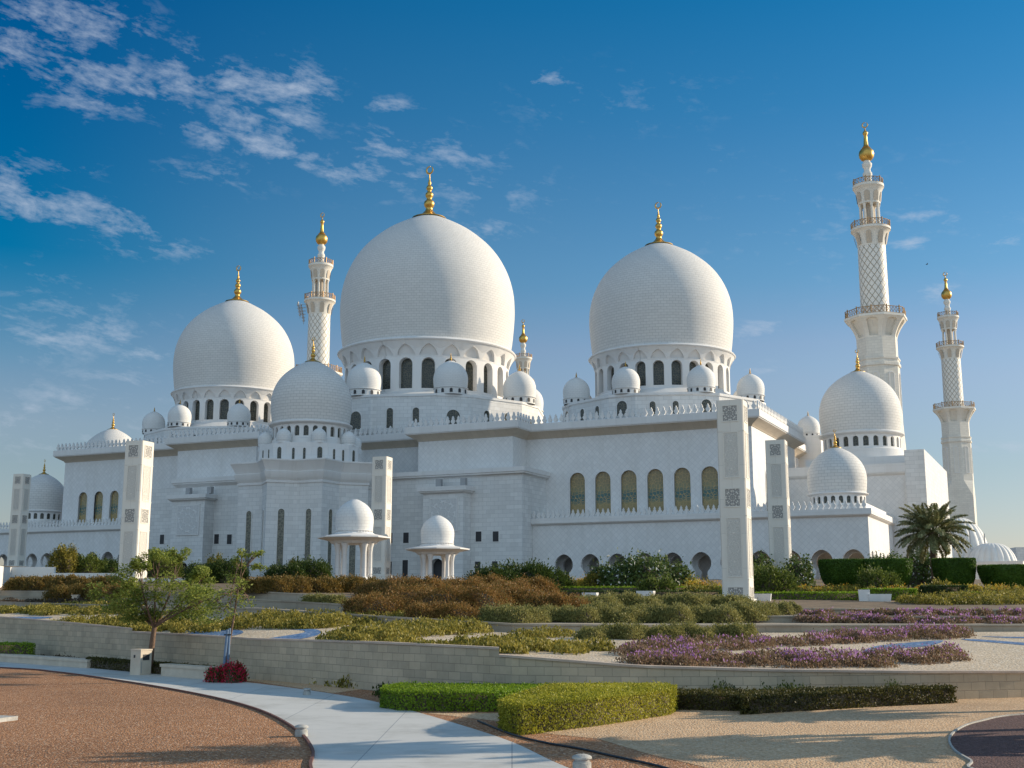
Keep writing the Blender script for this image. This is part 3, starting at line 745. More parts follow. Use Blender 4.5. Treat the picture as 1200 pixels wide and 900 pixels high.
# cornices
pr_r = [(-109, 170), (-93.4, 170), (-93.4, 165), (-76.8, 165), (-76.8, 170), (-41, 170), (-41, 199.5), (-43.2, 199.5), (-43.2, 214)]
pr_l = [(-173.5, 214), (-173.5, 170), (-142, 170), (-142, 165), (-125, 165), (-125, 170), (-109, 170)]
def cornice_parts(pth, z):
    a = MB(); b = MB(); pr = clean_cornice(z)
    a.sweep(pth, pr[:4], caps=False); b.sweep(pth, pr[3:], caps=True)
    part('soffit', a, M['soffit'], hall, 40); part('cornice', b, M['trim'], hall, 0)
    c = MB(); merlons(c, off_path(pth, 1.25), z + 1.98)
    part('parapet', c, M['trim'], hall, 0)
cornice_parts(pr_r, 25.4); cornice_parts(pr_l, 26.5)
# projecting portal bays with carved panels
def bay(u0, u1, zt, panel, line, door, lamps):
    b = MB(); b.holes(front(158.5), [(u0, G0), (u1, G0), (u1, zt), (u0, zt)], [arch_poly(*door)], 1.2, 0)
    b.face([(u1, 158.5, G0), (u1, 161, G0), (u1, 161, zt), (u1, 158.5, zt)]); b.face([(u0, 161, G0), (u0, 158.5, G0), (u0, 158.5, zt), (u0, 161, zt)])
    o = part('portal_bay', b, M['ashlar'], hall, 0)
    c = MB(); c.sweep([(u0, 161), (u0, 158.5), (u1, 158.5), (u1, 161)], [(0, zt - 0.25), (0.5, zt), (0.5, zt + 0.15), (0.7, zt + 0.2), (0.7, zt + 0.85), (-1.9, zt + 0.9)]); part('cap', c, M['trim'], o, 0)
    for (a0, a1, z0, z1) in panel:
        p = MB(); p.box(a0 - 0.2, a1 + 0.2, 158.34, 158.5, z0 - 0.2, z1 + 0.2)
        p.face([(a0, 158.335, z0), (a1, 158.335, z0), (a1, 158.335, z1), (a0, 158.335, z1)], 1, [(-(a1 - a0) / 2, -(z1 - z0) / 2), ((a1 - a0) / 2, -(z1 - z0) / 2), ((a1 - a0) / 2, (z1 - z0) / 2), (-(a1 - a0) / 2, (z1 - z0) / 2)])
        part('carved_panel', p, [M['trim'], M['carved_wall']], o, 0)
    p = MB(); p.face([(door[0] - door[2] * .55, 159.6, G0), (door[0] + door[2] * .55, 159.6, G0), (door[0] + door[2] * .55, 159.6, door[1] + door[3] + .1), (door[0] - door[2] * .55, 159.6, door[1] + door[3] + .1)]); part('door', p, M['dark'], o, 0)
    for lx in lamps:
        l = MB(); l.box(lx - 0.42, lx + 0.42, 159.2, 159.9, zt + 1.0, zt + 2.1); l.box(lx - 0.12, lx + 0.12, 159.4, 159.7, zt + 0.85, zt + 1.02); part('floodlight', l, M['lamp_grey'], hall, 0)
bay(-88.76, -81.92, 16.3, [(-87.4, -83.0, 10.6, 15.3)], 9.0, (-86.3, 1.5, 2.3, 4.95), (-86.6, -82.4))
bay(-137.07, -130.22, 16.9, [(-135.7, -131.3, 11.2, 15.9)], 9.35, (-134.3, 2.0, 2.4, 4.6), (-134.5, -130.0))
for (u, z, ww_, hh) in ((-80.57, 8.95, .95, 1.5), (-77.73, 8.9, .95, 1.5), (-80.69, 3.4, .9, 2.6), (-77.86, 4.4, .9, 1.6), (-95.95, 9.0, .95, 1.6), (-93.06, 9.0, .95, 1.6), (-93.12, 2.6, .95, 3.8), (-96.0, 2.8, .95, 3.4),
                        (-141.0, 9.8, .9, 1.6), (-129.39, 9.6, .95, 1.6), (-126.75, 9.5, .95, 1.6), (-126.89, 5.8, .8, 1.0)):
    k = ('slot', ww_, hh)
    if k not in PANES:
        mb = MB(); mb.box(-ww_ / 2 - .12, ww_ / 2 + .12, -.06, .02, -.12, hh + .12)
        mb.box(-ww_ / 2, ww_ / 2, -.075, .0, 0, hh, 1)
        PANES[k] = mb.mesh('slot_window', [M['trim'], M['dark']], 0)
    inst('slot_window', PANES[k], hall, (u, 161, z))
# platforms, corner turrets and the great domes
def platform(c, R, ztop, zbot, rdl, rot, wbig, wsmall, zsill, cut, zd):
    p = MB(); pts = []
    for k in range(8):
        a = rot + k * PI / 4
        ra = R / math.cos(PI / 8) * math.cos(PI / 8)
        mid = (c[0] + R * math.sin(a), c[1] - R * math.cos(a))
        tx, ty = math.cos(a), math.sin(a)
        pts += [(mid[0] - tx * cut, mid[1] - ty * cut), (mid[0] + tx * cut, mid[1] + ty * cut)]
    p.prism(pts, zbot, ztop, 0, False, True)
    po = part('platform', p, M['ashlar'], hall, 0)
    q = MB(); q.sweep(pts, [(0.0, ztop - 0.3), (0.15, ztop - 0.25), (0.15, ztop + 0.15), (-0.4, ztop + 0.18)], closed=True); part('ledge', q, M['trim'], po, 0)
    for k in range(8):
        a = rot + k * PI / 4
        mid = (c[0] + R * math.sin(a), c[1] - R * math.cos(a))
        window(po, (mid[0], mid[1], zsill), a, wbig[0], wbig[1], M['drumglass'], 0.12, 0.12, -0.04)
        p0, p1 = Vector(pts[2 * k + 1]), Vector(pts[(2 * k + 2) % 16])
        for t in (0.3, 0.7):
            m = p0.lerp(p1, t)
            window(po, (m.x, m.y, zsill), a + PI / 8, wsmall[0], wsmall[1], M['drumglass'], 0.1, 0.12, -0.04)
        rr = R - rdl * 0.72
        domelet(hall, (c[0] + rr * math.sin(a), c[1] - rr * math.cos(a), zd), rdl)
platform((-106.5, 191.0), 21.7, 34.2, 26.9, 2.95, rad(-4), (2.3, 3.1), (1.1, 3.4), 28.6, 3.0, 35.6)
platform((-60.1, 188.1), 16.7, 31.4, 26.9, 2.2, rad(-4), (1.7, 2.3), (0.9, 2.0), 28.2, 2.2, 32.5)
platform((-152.0, 192.3), 16.7, 32.4, 26.9, 2.2, rad(-2), (1.7, 2.3), (0.9, 2.0), 29.0, 2.2, 33.6)
add_dome(hall, (-106.5, 191.0), 45.3, 16.3, 24, True, 34.2)
add_dome(hall, (-60.1, 188.1), 40.2, 12.0, 24, True, 31.4)
add_dome(hall, (-152.0, 192.3), 41.2, 12.0, 24, True, 32.4)

# ------------------------------------------------------------------ star shaped tower in front of the hall
T = (-106.3, 153.8)
tow = mthing('star_tower', 'star-plan white marble tower with tall slit windows and a blue-shaded dome ringed by little turrets', 'tower', (T[0], T[1], 2.5))
def star(R, k=0.7654):
    pts = []
    for i in range(16):
        a = i * PI / 8; r = R if i % 2 == 0 else R * k
        pts.append((T[0] + r * math.sin(a), T[1] - r * math.cos(a)))
    return pts
w = MB(); s0 = star(10.7); w.prism(s0, G0, 17.5, 0, False, True)
part('wall', w, M['ashlar'], tow, 0)
cr = MB(); rings = []
for f_, z in ((1.0, 17.3), (1.018, 17.34), (1.022, 17.62), (1.0, 17.68), (1.01, 17.75), (1.045, 18.2), (1.066, 18.75), (1.072, 18.98), (1.046, 19.03), (1.078, 19.7), (1.125, 20.5), (1.13, 20.56), (1.13, 20.75), (0.9, 20.78)):
    rings.append([(x, y, z) for x, y in star(10.7 * f_, 0.7654)])
cr.rings(rings, 0, True, False, True)
part('cornice', cr, M['trim'], tow, 20)
for i in range(16):
    a, b = Vector(s0[i]), Vector(s0[(i + 1) % 16]); m = a.lerp(b, 0.5)
    d = (b - a).normalized(); window(tow, (m.x, m.y, 1.6), math.atan2(d.y, d.x), 0.95, 11.9, M['slit'], 0.12, 0.10, -0.03)
pts = []
for k in range(8):
    a = k * PI / 4; mid = (T[0] + 7.9 * math.sin(a), T[1] - 7.9 * math.cos(a)); tx, ty = math.cos(a), math.sin(a)
    pts += [(mid[0] - tx * 1.25, mid[1] - ty * 1.25), (mid[0] + tx * 1.25, mid[1] + ty * 1.25)]
p = MB(); p.prism(pts, 20.7, 23.5, 0, False, True); tr = part('turret_ring', p, M['trim'], tow, 0)
for k in range(8):
    a = k * PI / 4
    mid = (T[0] + 7.9 * math.sin(a), T[1] - 7.9 * math.cos(a))
    window(tr, (mid[0], mid[1], 20.85), a, 0.75, 2.0, M['drumglass'], 0.08, 0.08, -0.03)
    p0, p1 = Vector(pts[2 * k + 1]), Vector(pts[(2 * k + 2) % 16])
    for t in (0.28, 0.72):
        m = p0.lerp(p1, t); window(tr, (m.x, m.y, 20.85), a + PI / 8, 0.4, 1.8, M['drumglass'], 0.06, 0.06, -0.02)
    rr = 6.95; domelet(tow, (T[0] + rr * math.sin(a), T[1] - rr * math.cos(a), 23.95), 1.12, False, False)
add_dome(tow, T, 27.0, 6.25, 26, False, 23.4)

# ------------------------------------------------------------------ arcades along the foot of the hall
def arcade(name, label, org, u0, u1, us, cz, r, zled, v=164.6, end=None, floor=1.0):
    t = mthing(name, label, 'arcade', org)
    w = MB()
    zb = cz - 3.3
    w.holes(front(v), [(u0, G0), (u1, G0), (u1, zled), (u0, zled)], [keyhole_poly(u, cz, r, r * 0.60, r * 0.95, cz - r * 1.25, zb) for u in us], 0.55, 0)
    w.holes(front(v + 2.6), [(u0 + .1, G0), (u1 - .6, G0), (u1 - .6, zled - .5), (u0 + .1, zled - .5)], [keyhole_poly(u, cz - 0.1, r * 0.85, r * 0.5, r * 0.8, cz - r * 1.1, zb) for u in us], 0.5, 0)
    if end:
        v1, sv = end
        w.holes(side(u1), [(v, G0), (v1, G0), (v1, zled), (v, zled)], [arch_poly(s, zb, 1.7, 4.7) for s in sv], 0.6, 0)
    part('wall', w, M['diamond'], t, 0)
    rf = MB(); rf.box(u0, u1 - 0.3, v + 0.56, (end[0] if end else 170.0), zled - 0.4, zled + 0.6); part('roof', rf, M['trim'], t, 0)
    pth = [(u0, v), (u1, v)] + ([(u1, end[0])] if end else [])
    c = MB(); c.sweep(pth, [(0, zled - 0.1), (0.4, zled + 0.12), (0.4, zled + 0.2), (0.55, zled + 0.22), (0.55, zled + 1.0), (-0.5, zled + 1.05)]); part('cornice', c, M['trim'], t, 0)
    m_ = MB(); merlons(m_, off_path(pth[:2], 0.25), zled + 1.03, 0.78, 0.86, 0.2)
    if end: m_.sweep(off_path(pth, -0.2)[1:], [(0, zled + 1.03), (0, zled + 1.75), (-0.15, zled + 1.8), (-0.4, zled + 1.8), (-0.4, zled + 1.03)])
    part('parapet', m_, M['trim'], t, 0)
    return t
arc_r = arcade('arcade_gallery', 'low white arcade of keyhole arches under the six tall stained windows', (-49, 164.6, 3), -73.38, -24.5, [-68.34 + 4.17 * i for i in range(11)], 5.45, 1.45, 11.35, end=(188.0, (167.0, 170.5, 174.0, 177.5, 181.0, 184.5)))
add_dome(arc_r, (-30.1, 175.0), 15.2, 4.15, 22, False, 12.0)
arc_l = arcade('arcade_gallery', 'low white arcade at the far left whose arches show above a white garden wall', (-172, 164.6, 4), -200, -143.9, [-174.73 + 3.66 * i for i in range(-6, 8)], 7.45, 1.4, 12.65)
add_dome(arc_l, (-184.6, 175.5), 17.6, 4.6, 22, False, 13.4)

# ------------------------------------------------------------------ end buildings with middle-sized domes
gate = mthing('gate_building', 'white building behind the lower right dome, with a taller box at its right corner', 'building', (-30, 200, 3))
w = MB()
w.face([(-43.1, 188.6, G0), (-22.2, 188.6, G0), (-22.2, 188.6, 19.2), (-43.1, 188.6, 19.2)])
part('wall', w, M['diamond'], gate, 0)
w = MB(); w.box(-22.2, -19.3, 188, 223, G0, 22.7); w.box(-42.5, -22.2, 189.2, 222, 2, 20.2); part('wall', w, M['ashlar'], gate, 0)
c = MB(); c.sweep([(-43.1, 188.6), (-22.2, 188.6)], [(0, 19.0), (0.35, 19.3), (0.35, 19.4), (0.45, 19.45), (0.45, 20.8), (-1, 20.85)]); part('cornice', c, M['trim'], gate, 0)
# upper drum stands on the roof
b = MB(); b.box(-38.5, -22.9, 195.5, 211, 20.2, 22.8); part('platform', b, M['trim'], gate, 0)
add_dome(gate, (-30.6, 203.0), 27.2, 6.65, 24, False, 22.7, finscale=0.9)
domelet(gate, (-41.7, 216.0, 29.9), 2.0); b = MB(); b.prism([(-44.2, 213.7), (-39.2, 213.7), (-39.2, 218.5), (-44.2, 218.5)], 18, 29.3); part('turret', b, M['trim'], gate, 0)
lgate = mthing('gate_building', 'white building half hidden behind the far left parapet, only its dome in view', 'building', (-195.5, 205, 3))
w = MB(); w.box(-207, -184, 193, 222, G0, 22); w.box(-203.5, -187.5, 197, 213, 22, 24.5); part('wall', w, M['ashlar'], lgate, 0)
add_dome(lgate, (-195.5, 205.0), 28.0, 6.5, 24, False, 24.4, finscale=0.9)

# ------------------------------------------------------------------ minarets
def minaret(label, wx, wy):
    t = thing('minaret', label, 'minaret', (wx, wy, 3.0), -YAW + rad(0), 'minarets at the courtyard corners')
    def ngon(n, r, z, a0=0.0): return [(r * math.cos(a0 + 2 * PI * k / n), r * math.sin(a0 + 2 * PI * k / n), z) for k in range(n)]
    Z = lambda z: z - 3.0
    s = MB(); h = 4.3
    sq = lambda z, c: [(h, -h + c, z), (h, h - c, z), (h - c, h, z), (-h + c, h, z), (-h, h - c, z), (-h, -h + c, z), (-h + c, -h, z), (h - c, -h, z)]
    s.rings([sq(Z(0), 0.05), sq(Z(33), 0.05), sq(Z(38), 2.5)], 0, True)
    oc = lambda r, z: sq(z, 2.519) if False else ngon(8, r / math.cos(PI / 8), z, PI / 8)
    oct_ = [(4.3, 38), (4.3, 50.2), (4.55, 50.3), (4.55, 50.9), (4.35, 51.0), (4.35, 51.6), (4.5, 51.7), (4.5, 52.1), (4.1, 52.2), (4.1, 56.6)]
    def octr(r, z):
        c = r * (2 - math.sqrt(2))
        return [(r, -r + c, z), (r, r - c, z), (r - c, r, z), (-r + c, r, z), (-r, r - c, z), (-r, -r + c, z), (-r + c, -r, z), (r - c, -r, z)]
    s.rings([octr(r, Z(z)) for r, z in oct_], 0, True)
    part('shaft', s, M['cream'], t, 20)
    # blind niches on the octagon
    for k in range(8):
        a = k * PI / 4
        window(t, (4.3 * math.sin(a), -4.3 * math.cos(a), Z(40.5)), a, 1.1, 8.2, M['cream_trim'], 0.16, 0.16, -0.02)
    # first gallery: flared capital with niches
    g = MB()
    prof = [(4.1, 56.6), (4.25, 57.4), (4.75, 58.6), (5.5, 59.9), (6.2, 60.8), (6.3, 60.85), (6.3, 61.5)]
    def rad_at(z):
        z = min(max(z, 56.6001), 61.49)
        for (r0, z0), (r1, z1) in zip(prof[:-1], prof[1:]):
            if z0 <= z <= z1: return r0 + (r1 - r0) * (z - z0) / max(1e-6, z1 - z0)
        return prof[-1][0]
    for k in range(8):
        a = k * PI / 4; tn = math.tan(PI / 8)
        fn = lambda x, z, d, a=a: ((rad_at(z) - d) * math.sin(a) + x * rad_at(z) * math.cos(a), -(rad_at(z) - d) * math.cos(a) + x * rad_at(z) * math.sin(a), Z(z))
        nz = 8; z0, z1 = 56.6, 60.8
        outer = [(-tn, z0), (tn, z0)] + [(tn, z0 + (z1 - z0) * i / nz) for i in range(1, nz)] + [(tn, z1), (-tn, z1)] + [(-tn, z1 - (z1 - z0) * i / nz) for i in range(1, nz)]
        hole = [(x, z) for x, z in arch_poly(0, 56.9, 0.44, 3.5, 10)]
        hl = []
        for (x, z) in hole:
            hl.append((x, z))
        # sides of the opening need points to follow the flare
        hl = [(-0.22, 56.9), (0.22, 56.9)] + [(0.22, 56.9 + 0.55 * i) for i in range(1, 6)] + [(0.22 * math.cos(PI * i / 10), 60.05 + 0.5 * math.sin(PI * i / 10)) for i in range(0, 11)] + [(-0.22, 56.9 + 0.55 * i) for i in range(5, 0, -1)]
        g.holes(fn, outer, [hl], 0.65, 0, back=True)
    g.rings([octr(6.2, Z(60.8)), octr(6.35, Z(60.85)), octr(6.35, Z(61.4)), octr(2.5, Z(61.42))], 0, True)
    part('gallery', g, M['cream_trim'], t, 25)
    # round shaft with lattice
    s = MB(); s.lathe([(3.15, 61.4), (3.15, 62.6), (3.05, 62.7), (2.98, 77.6)], (0, 0, -3), 48, 0, 0, 3.0)
    part('lattice_shaft', s, M['lattice'], t, 40)
    g = MB(); g.lathe([(2.98, 77.6), (3.05, 78.0), (3.15, 79.2), (3.5, 80.4), (4.1, 81.3), (4.3, 81.4), (4.3, 81.9), (2.0, 81.92)], (0, 0, -3), 48)
    for k in range(8):
        a = k * PI / 4
        rr = lambda z: 3.12 if z < 79 else 3.12 + (z - 79) * 0.42
        pl = [(x, z) for x, z in arch_poly(0, 78.0, 1.1, 2.7, 8)]
        g.face([((rr(z) + 0.04) * math.sin(a) + x * math.cos(a), -(rr(z) + 0.04) * math.cos(a) + x * math.sin(a), z - 3) for x, z in pl], 1)
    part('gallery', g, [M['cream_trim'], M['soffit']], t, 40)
    # open lantern on columns
    g = MB(); g.lathe([(1.15, 81.9), (1.15, 88)], (0, 0, -3), 24)
    part('lantern_core', g, M['soffit'], t, 40)
    cm = MB(); cm.lathe([(0.42, 81.9), (0.42, 82.4), (0.30, 82.5), (0.27, 86.9), (0.34, 87.1), (0.46, 87.6)], (0, 0, -3), 10)
    cme = cm.mesh('column', M['cream_trim'], 40)
    for k in range(8):
        a = k * PI / 4 + PI / 8; link('column', cme, t, (2.0 * math.cos(a), 2.0 * math.sin(a), 0))
    g = MB(); g.lathe([(0.5, 87.55), (2.42, 87.55), (2.45, 87.9), (2.5, 88.9), (2.75, 90.2), (3.25, 91.3), (3.4, 91.4), (3.4, 92.0), (1.0, 92.02)], (0, 0, -3), 40)
    for k in range(8):
        a = k * PI / 4
        rr = lambda z: 2.47 + max(0, (z - 88.9)) * 0.21
        pl = arch_poly(0, 88.0, 1.2, 2.3, 8)
        g.face([((rr(z) + 0.05) * math.sin(a) + x * math.cos(a), -(rr(z) + 0.05) * math.cos(a) + x * math.sin(a), z - 3) for x, z in pl], 1)
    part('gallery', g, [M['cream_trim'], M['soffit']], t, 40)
    s = MB(); s.lathe([(1.6, 92.0), (1.5, 92.4), (1.0, 92.7), (0.85, 93.0), (0.85, 94.2), (1.05, 94.6), (1.0, 95.0), (0.75, 95.4), (0.72, 96.0), (1.05, 96.6), (1.1, 97.2), (0.75, 97.7), (0.7, 98.0)], (0, 0, -3), 24)
    part('neck', s, M['cream_trim'], t, 50)
    f = MB(); f.lathe([(0.7, 97.9), (1.2, 98.2), (1.58, 98.8), (1.68, 99.5), (1.55, 100.2), (1.15, 100.7), (0.85, 100.95), (0.95, 101.05), (0.7, 101.2), (0.5, 101.8), (0.4, 103.0), (0.36, 104.0), (0.55, 104.3), (0.58, 104.6), (0.4, 104.95), (0.18, 105.2), (0.12, 105.6), (0.05, 105.9)], (0, 0, -3), 24)
    crescent(f, (0, 0, 106.5 - 3), 0.72)
    part('finial', f, M['gold'], t, 50)
    def rail(r, z, n, octo=False, h=1.35):
        b = MB(); pts = []
        cnt = n
        for k in range(cnt + 1):
            a = 2 * PI * k / cnt
            rr = r / max(abs(math.cos(((a + PI / 8) % (PI / 4)) - PI / 8)), 0.92) if octo else r
            pts.append((rr * math.sin(a), -rr * math.cos(a)))
        for zz, th in ((z + 0.12, 0.05), (z + h, 0.09)):
            b.tube([(x, y, zz) for x, y in pts], th, 6)
        for i, (x, y) in enumerate(pts[:-1]):
            big = i % 4 == 0
            b.tube([(x, y, z), (x, y, z + h + (0.35 if big else 0))], 0.16 if big else 0.055, 6)
            x2, y2 = pts[i + 1]
            b.tube([(x, y, z + 0.2), (x2, y2, z + h - 0.1)], 0.05, 4); b.tube([(x2, y2, z + 0.2), (x, y, z + h - 0.1)], 0.05, 4)
        part('railing', b, M['bronze'], t, 40)
    rail(6.1, 58.4, 48, True, 1.5); rail(4.15, 78.9, 32); rail(3.25, 89.0, 24, False, 1.2)
    return t
minaret('tallest-looking minaret, nearest of the four, rising behind the middle-sized dome at right', 80.0, 256.0)
minaret('slim far minaret standing at the right edge beyond the box-shaped corner', 142.8, 381.0)
m3 = minaret('minaret with aerials on its gallery, rising between the left great dome and the central one', -53.0, 320.0)
a = MB()
for k in range(9):
    x = -4.6 - 0.25 * k; z = 72.5 + 0.95 * k - (0 if k < 5 else 3)
    a.tube([(x, -0.8, z), (x, -0.8, z + 2.2)], 0.07, 5); a.tube([(-4.2, -0.6, z + 1), (x - 0.5, -0.9, z + 1.1)], 0.06, 5)
    a.box(x - .18, x + .18, -1.0, -0.7, z + 0.7, z + 1.9)
part('aerial', a, M['lamp_grey'], m3, 0)
minaret('farthest minaret, only its lantern top showing between the central and right great domes', 4.3, 448.0)

# ------------------------------------------------------------------ distant buildings at the right
rb = thing('ribbed_dome_hall', 'low white hall with two fluted domes behind the date palm', 'building', (90, 232, 2.0), -YAW)
w = MB(); w.prism([(-16, -5), (7.2, -5), (7.2, 18), (-16, 18)], -2, 5.2); part('wall', w, M['trim'], rb, 0)
c = MB(); c.sweep([(-16, -5), (7.2, -5), (7.2, 18)], [(0, 4.6), (0.5, 5.0), (0.6, 5.6), (-1, 5.7)]); part('cornice', c, M['trim'], rb, 0)
def fluted(R, h, n=20):
    mb = MB(); rings = []
    for i in range(15):
        t = i / 14; r = R * math.cos(t * PI / 2) ** 0.75 if t < 1 else 0.02; z = h * math.sin(t * PI / 2)
        if i == 0: r = R * 0.94
        rings.append([((r * (0.93 + 0.07 * abs(math.sin(n * a / 2)) ** 0.6)) * math.cos(a), (r * (0.93 + 0.07 * abs(math.sin(n * a / 2)) ** 0.6)) * math.sin(a), z) for a in [2 * PI * k / (n * 6) for k in range(n * 6)]])
    mb.rings(rings, 0, True); return mb
def placed(mb, d): mb.v = [(x + d[0], y + d[1], z + d[2]) for x, y, z in mb.v]; return mb
part('dome', placed(fluted(6.2, 9.0), (-4.5, 5, 5.6)), M['white_wall'], rb, 60)
part('dome', placed(fluted(4.6, 5.0), (2.2, -0.5, 4.2)), M['white_wall'], rb, 60)
for i in range(2):
    b = MB(); b.tube([(-1.5 + 2.6 * i, -1, 8), (-1.5 + 2.6 * i, -1, 12.2 - 1.2 * i)], 0.12, 6); part('spire', b, M['lamp_grey'], rb, 0)
fb = thing('flat_building', 'plain pale flat-roofed building at the far right edge', 'building', (136, 300, 2.0), -rad(8))
w = MB(); w.box(-10, 40, 0, 20, -2, 11.6); w.box(-15.2, -10.1, 2, 18, -2, 9.8); part('wall', w, M['ashlar'], fb, 0)

# ------------------------------------------------------------------ carved pylons
def pylon_meshes():
    h, Wd = 13.1, 1.74; hw = Wd / 2
    b = MB(); e = 0.07
    b.prism([(-hw + e, -hw), (hw - e, -hw), (hw, -hw + e), (hw, hw - e), (hw - e, hw), (-hw + e, hw), (-hw, hw - e), (-hw, -hw + e)], -1.5, h)
    for z in (0.155, 0.40, 0.43, 0.565, 0.585, 0.87, 0.925):
        zz = h * (1 - z)
    b.prism([(-hw - .12, -hw - .12), (hw + .12, -hw - .12), (hw + .12, hw + .12), (-hw - .12, hw + .12)], -1.5, 0.28)
    for q in (0.155, 0.395, 0.575, 0.885):
        zz = h * (1 - q); b.prism([(-hw - .012, -hw - .012), (hw + .012, -hw - .012), (hw + .012, hw + .012), (-hw - .012, hw + .012)], zz - 0.035, zz)
    shaft = b.mesh('shaft', M['pylon'], 0)
    out = []
    pw = Wd * 0.53 / 2
    for (f0, f1, kind) in ((0.03, 0.105, 'o'), (0.165, 0.385, 'r'), (0.445, 0.53, 'o'), (0.59, 0.87, 'r'), (0.925, 0.997, 'o')):
        z1, z0 = h * (1 - f0), h * (1 - f1); zc = (z0 + z1) / 2
        hh = (z1 - z0) / 2; ww = min(pw, hh) if kind == 'o' else pw * 0.96
        m = MB(); fr = 0.07
        for (x0, x1, a, c) in ((-ww - fr, ww + fr, -hh - fr, -hh), (-ww - fr, ww + fr, hh, hh + fr), (-ww - fr, -ww, -hh, hh), (ww, ww + fr, -hh, hh)):
            m.box(x0, x1, -0.035, 0.01, a, c)
        m.face([(-ww, -0.012, -hh), (ww, -0.012, -hh), (ww, -0.012, hh), (-ww, -0.012, hh)], 1, [(-ww, -hh), (ww, -hh), (ww, hh), (-ww, hh)])
        out.append((zc, m.mesh('carved_panel', [M['pylon'], M['carved_open'] if kind == 'o' else M['carved_relief']], 0)))
    return shaft, out, hw
PYL = pylon_meshes()
def pylon(label, x, y, z, top, yaw=rad(-25 + 8)):
    t = thing('carved_pylon', label, 'pylon', (x, y, z), yaw, 'carved marble pylons in the garden')
    sc = (top - z) / 13.1; t.scale = (sc, sc, sc)
    link('shaft', PYL[0], t)
    for k in range(4):
        a = k * PI / 2
        for zc, me in PYL[1]:
            link('carved_panel', me, t, (PYL[2] * math.sin(a), -PYL[2] * math.cos(a), zc), a)
    return t
pylon('tallest carved white pylon, standing nearest in front of the right end of the hall', 14.55, 78, -0.05, 13.06, rad(-21))
pylon('carved white pylon just right of the tallest one, in front of the low arcade', 25.4, 114, 1.2, 15.26, rad(-20))
pylon('carved white pylon beside the left domed kiosk', -14.5, 133, 2.77, 15.97)
pylon('carved white pylon behind the spreading garden tree at left', -32.0, 102, 0.5, 13.58)
pylon('carved white pylon at the far left edge of the garden', -68.2, 166, 4.7, 17.54)

# ------------------------------------------------------------------ domed kiosks
def kiosk(label, x, y, z0, zd, R):
    t = thing('domed_kiosk', label, 'kiosk', (x, y, z0), rad(-20), 'domed kiosks before the hall')
    Z = lambda z: z - z0
    s = R / 1.85
    c = MB()
    def o8(r, z): return [(r * math.cos(PI / 8 + k * PI / 4), r * math.sin(PI / 8 + k * PI / 4), Z(z)) for k in range(8)]
    ze = zd - 1.35 * s      # underside of the canopy
    c.rings([o8(1.9 * s, ze + 0.05), o8(2.15 * s, ze + 0.08), o8(2.4 * s, ze + 0.34 * s), o8(3.5 * s, ze + 0.60 * s), o8(3.55 * s, ze + 0.62 * s), o8(3.55 * s, ze + 0.74 * s), o8(1.95 * s, ze + 1.04 * s), o8(1.9 * s, ze + 1.10 * s)], 0, True, True, True)
    part('canopy', c, M['trim'], t, 25)
    d = MB(); d.lathe([(1.80 * s, ze + 1.08 * s), (1.80 * s, ze + 1.16 * s), (1.70 * s, ze + 1.17 * s), (1.70 * s, zd - 0.02)], (0, 0, -z0), 40)
    for k in range(36):
        a = 2 * PI * k / 36; q = MB(); r_ = 1.73 * s
        d.tube([(r_ * math.cos(a), r_ * math.sin(a), Z(ze + 1.16 * s)), (r_ * math.cos(a), r_ * math.sin(a), Z(zd))], 0.055, 5, 0)
    d.lathe([(1.7 * s, zd - 0.06), (1.82 * s, zd - 0.03), (1.82 * s, zd + 0.03), (1.75 * s, zd + 0.05)], (0, 0, -z0), 40)
    part('drum', d, M['trim'], t, 40)
    m = MB(); m.lathe(offset_z(DOME_S, R, Z(zd)) + [(0.02, Z(zd) + 1.64 * R)], (0, 0, 0), 48, 0, 0, R); part('dome', m, M['domelet'], t, 60)
    cm = MB(); cm.lathe([(0.32, -1.0), (0.32, 0.45), (0.22, 0.5), (0.195, Z(ze) - 0.7), (0.22, Z(ze) - 0.62), (0.25, Z(ze) - 0.3), (0.38, Z(ze) + 0.1)], (0, 0, 0), 16)
    cme = cm.mesh('column', M['trim'], 40)
    for k in range(8):
        a = k * PI / 4 + rad(8) + (rad(9) if k % 2 else -rad(9)); link('column', cme, t, (1.78 * s * math.cos(a), 1.78 * s * math.sin(a), 0))
    return t
kiosk('larger-looking domed kiosk left of the slim pylon, on white columns', -15.1, 115, 1.9, 6.75, 1.83)
kiosk('smaller-looking domed kiosk right of the slim pylon, in front of the arched portal bay', -8.25, 133, 2.2, 6.45, 1.86)

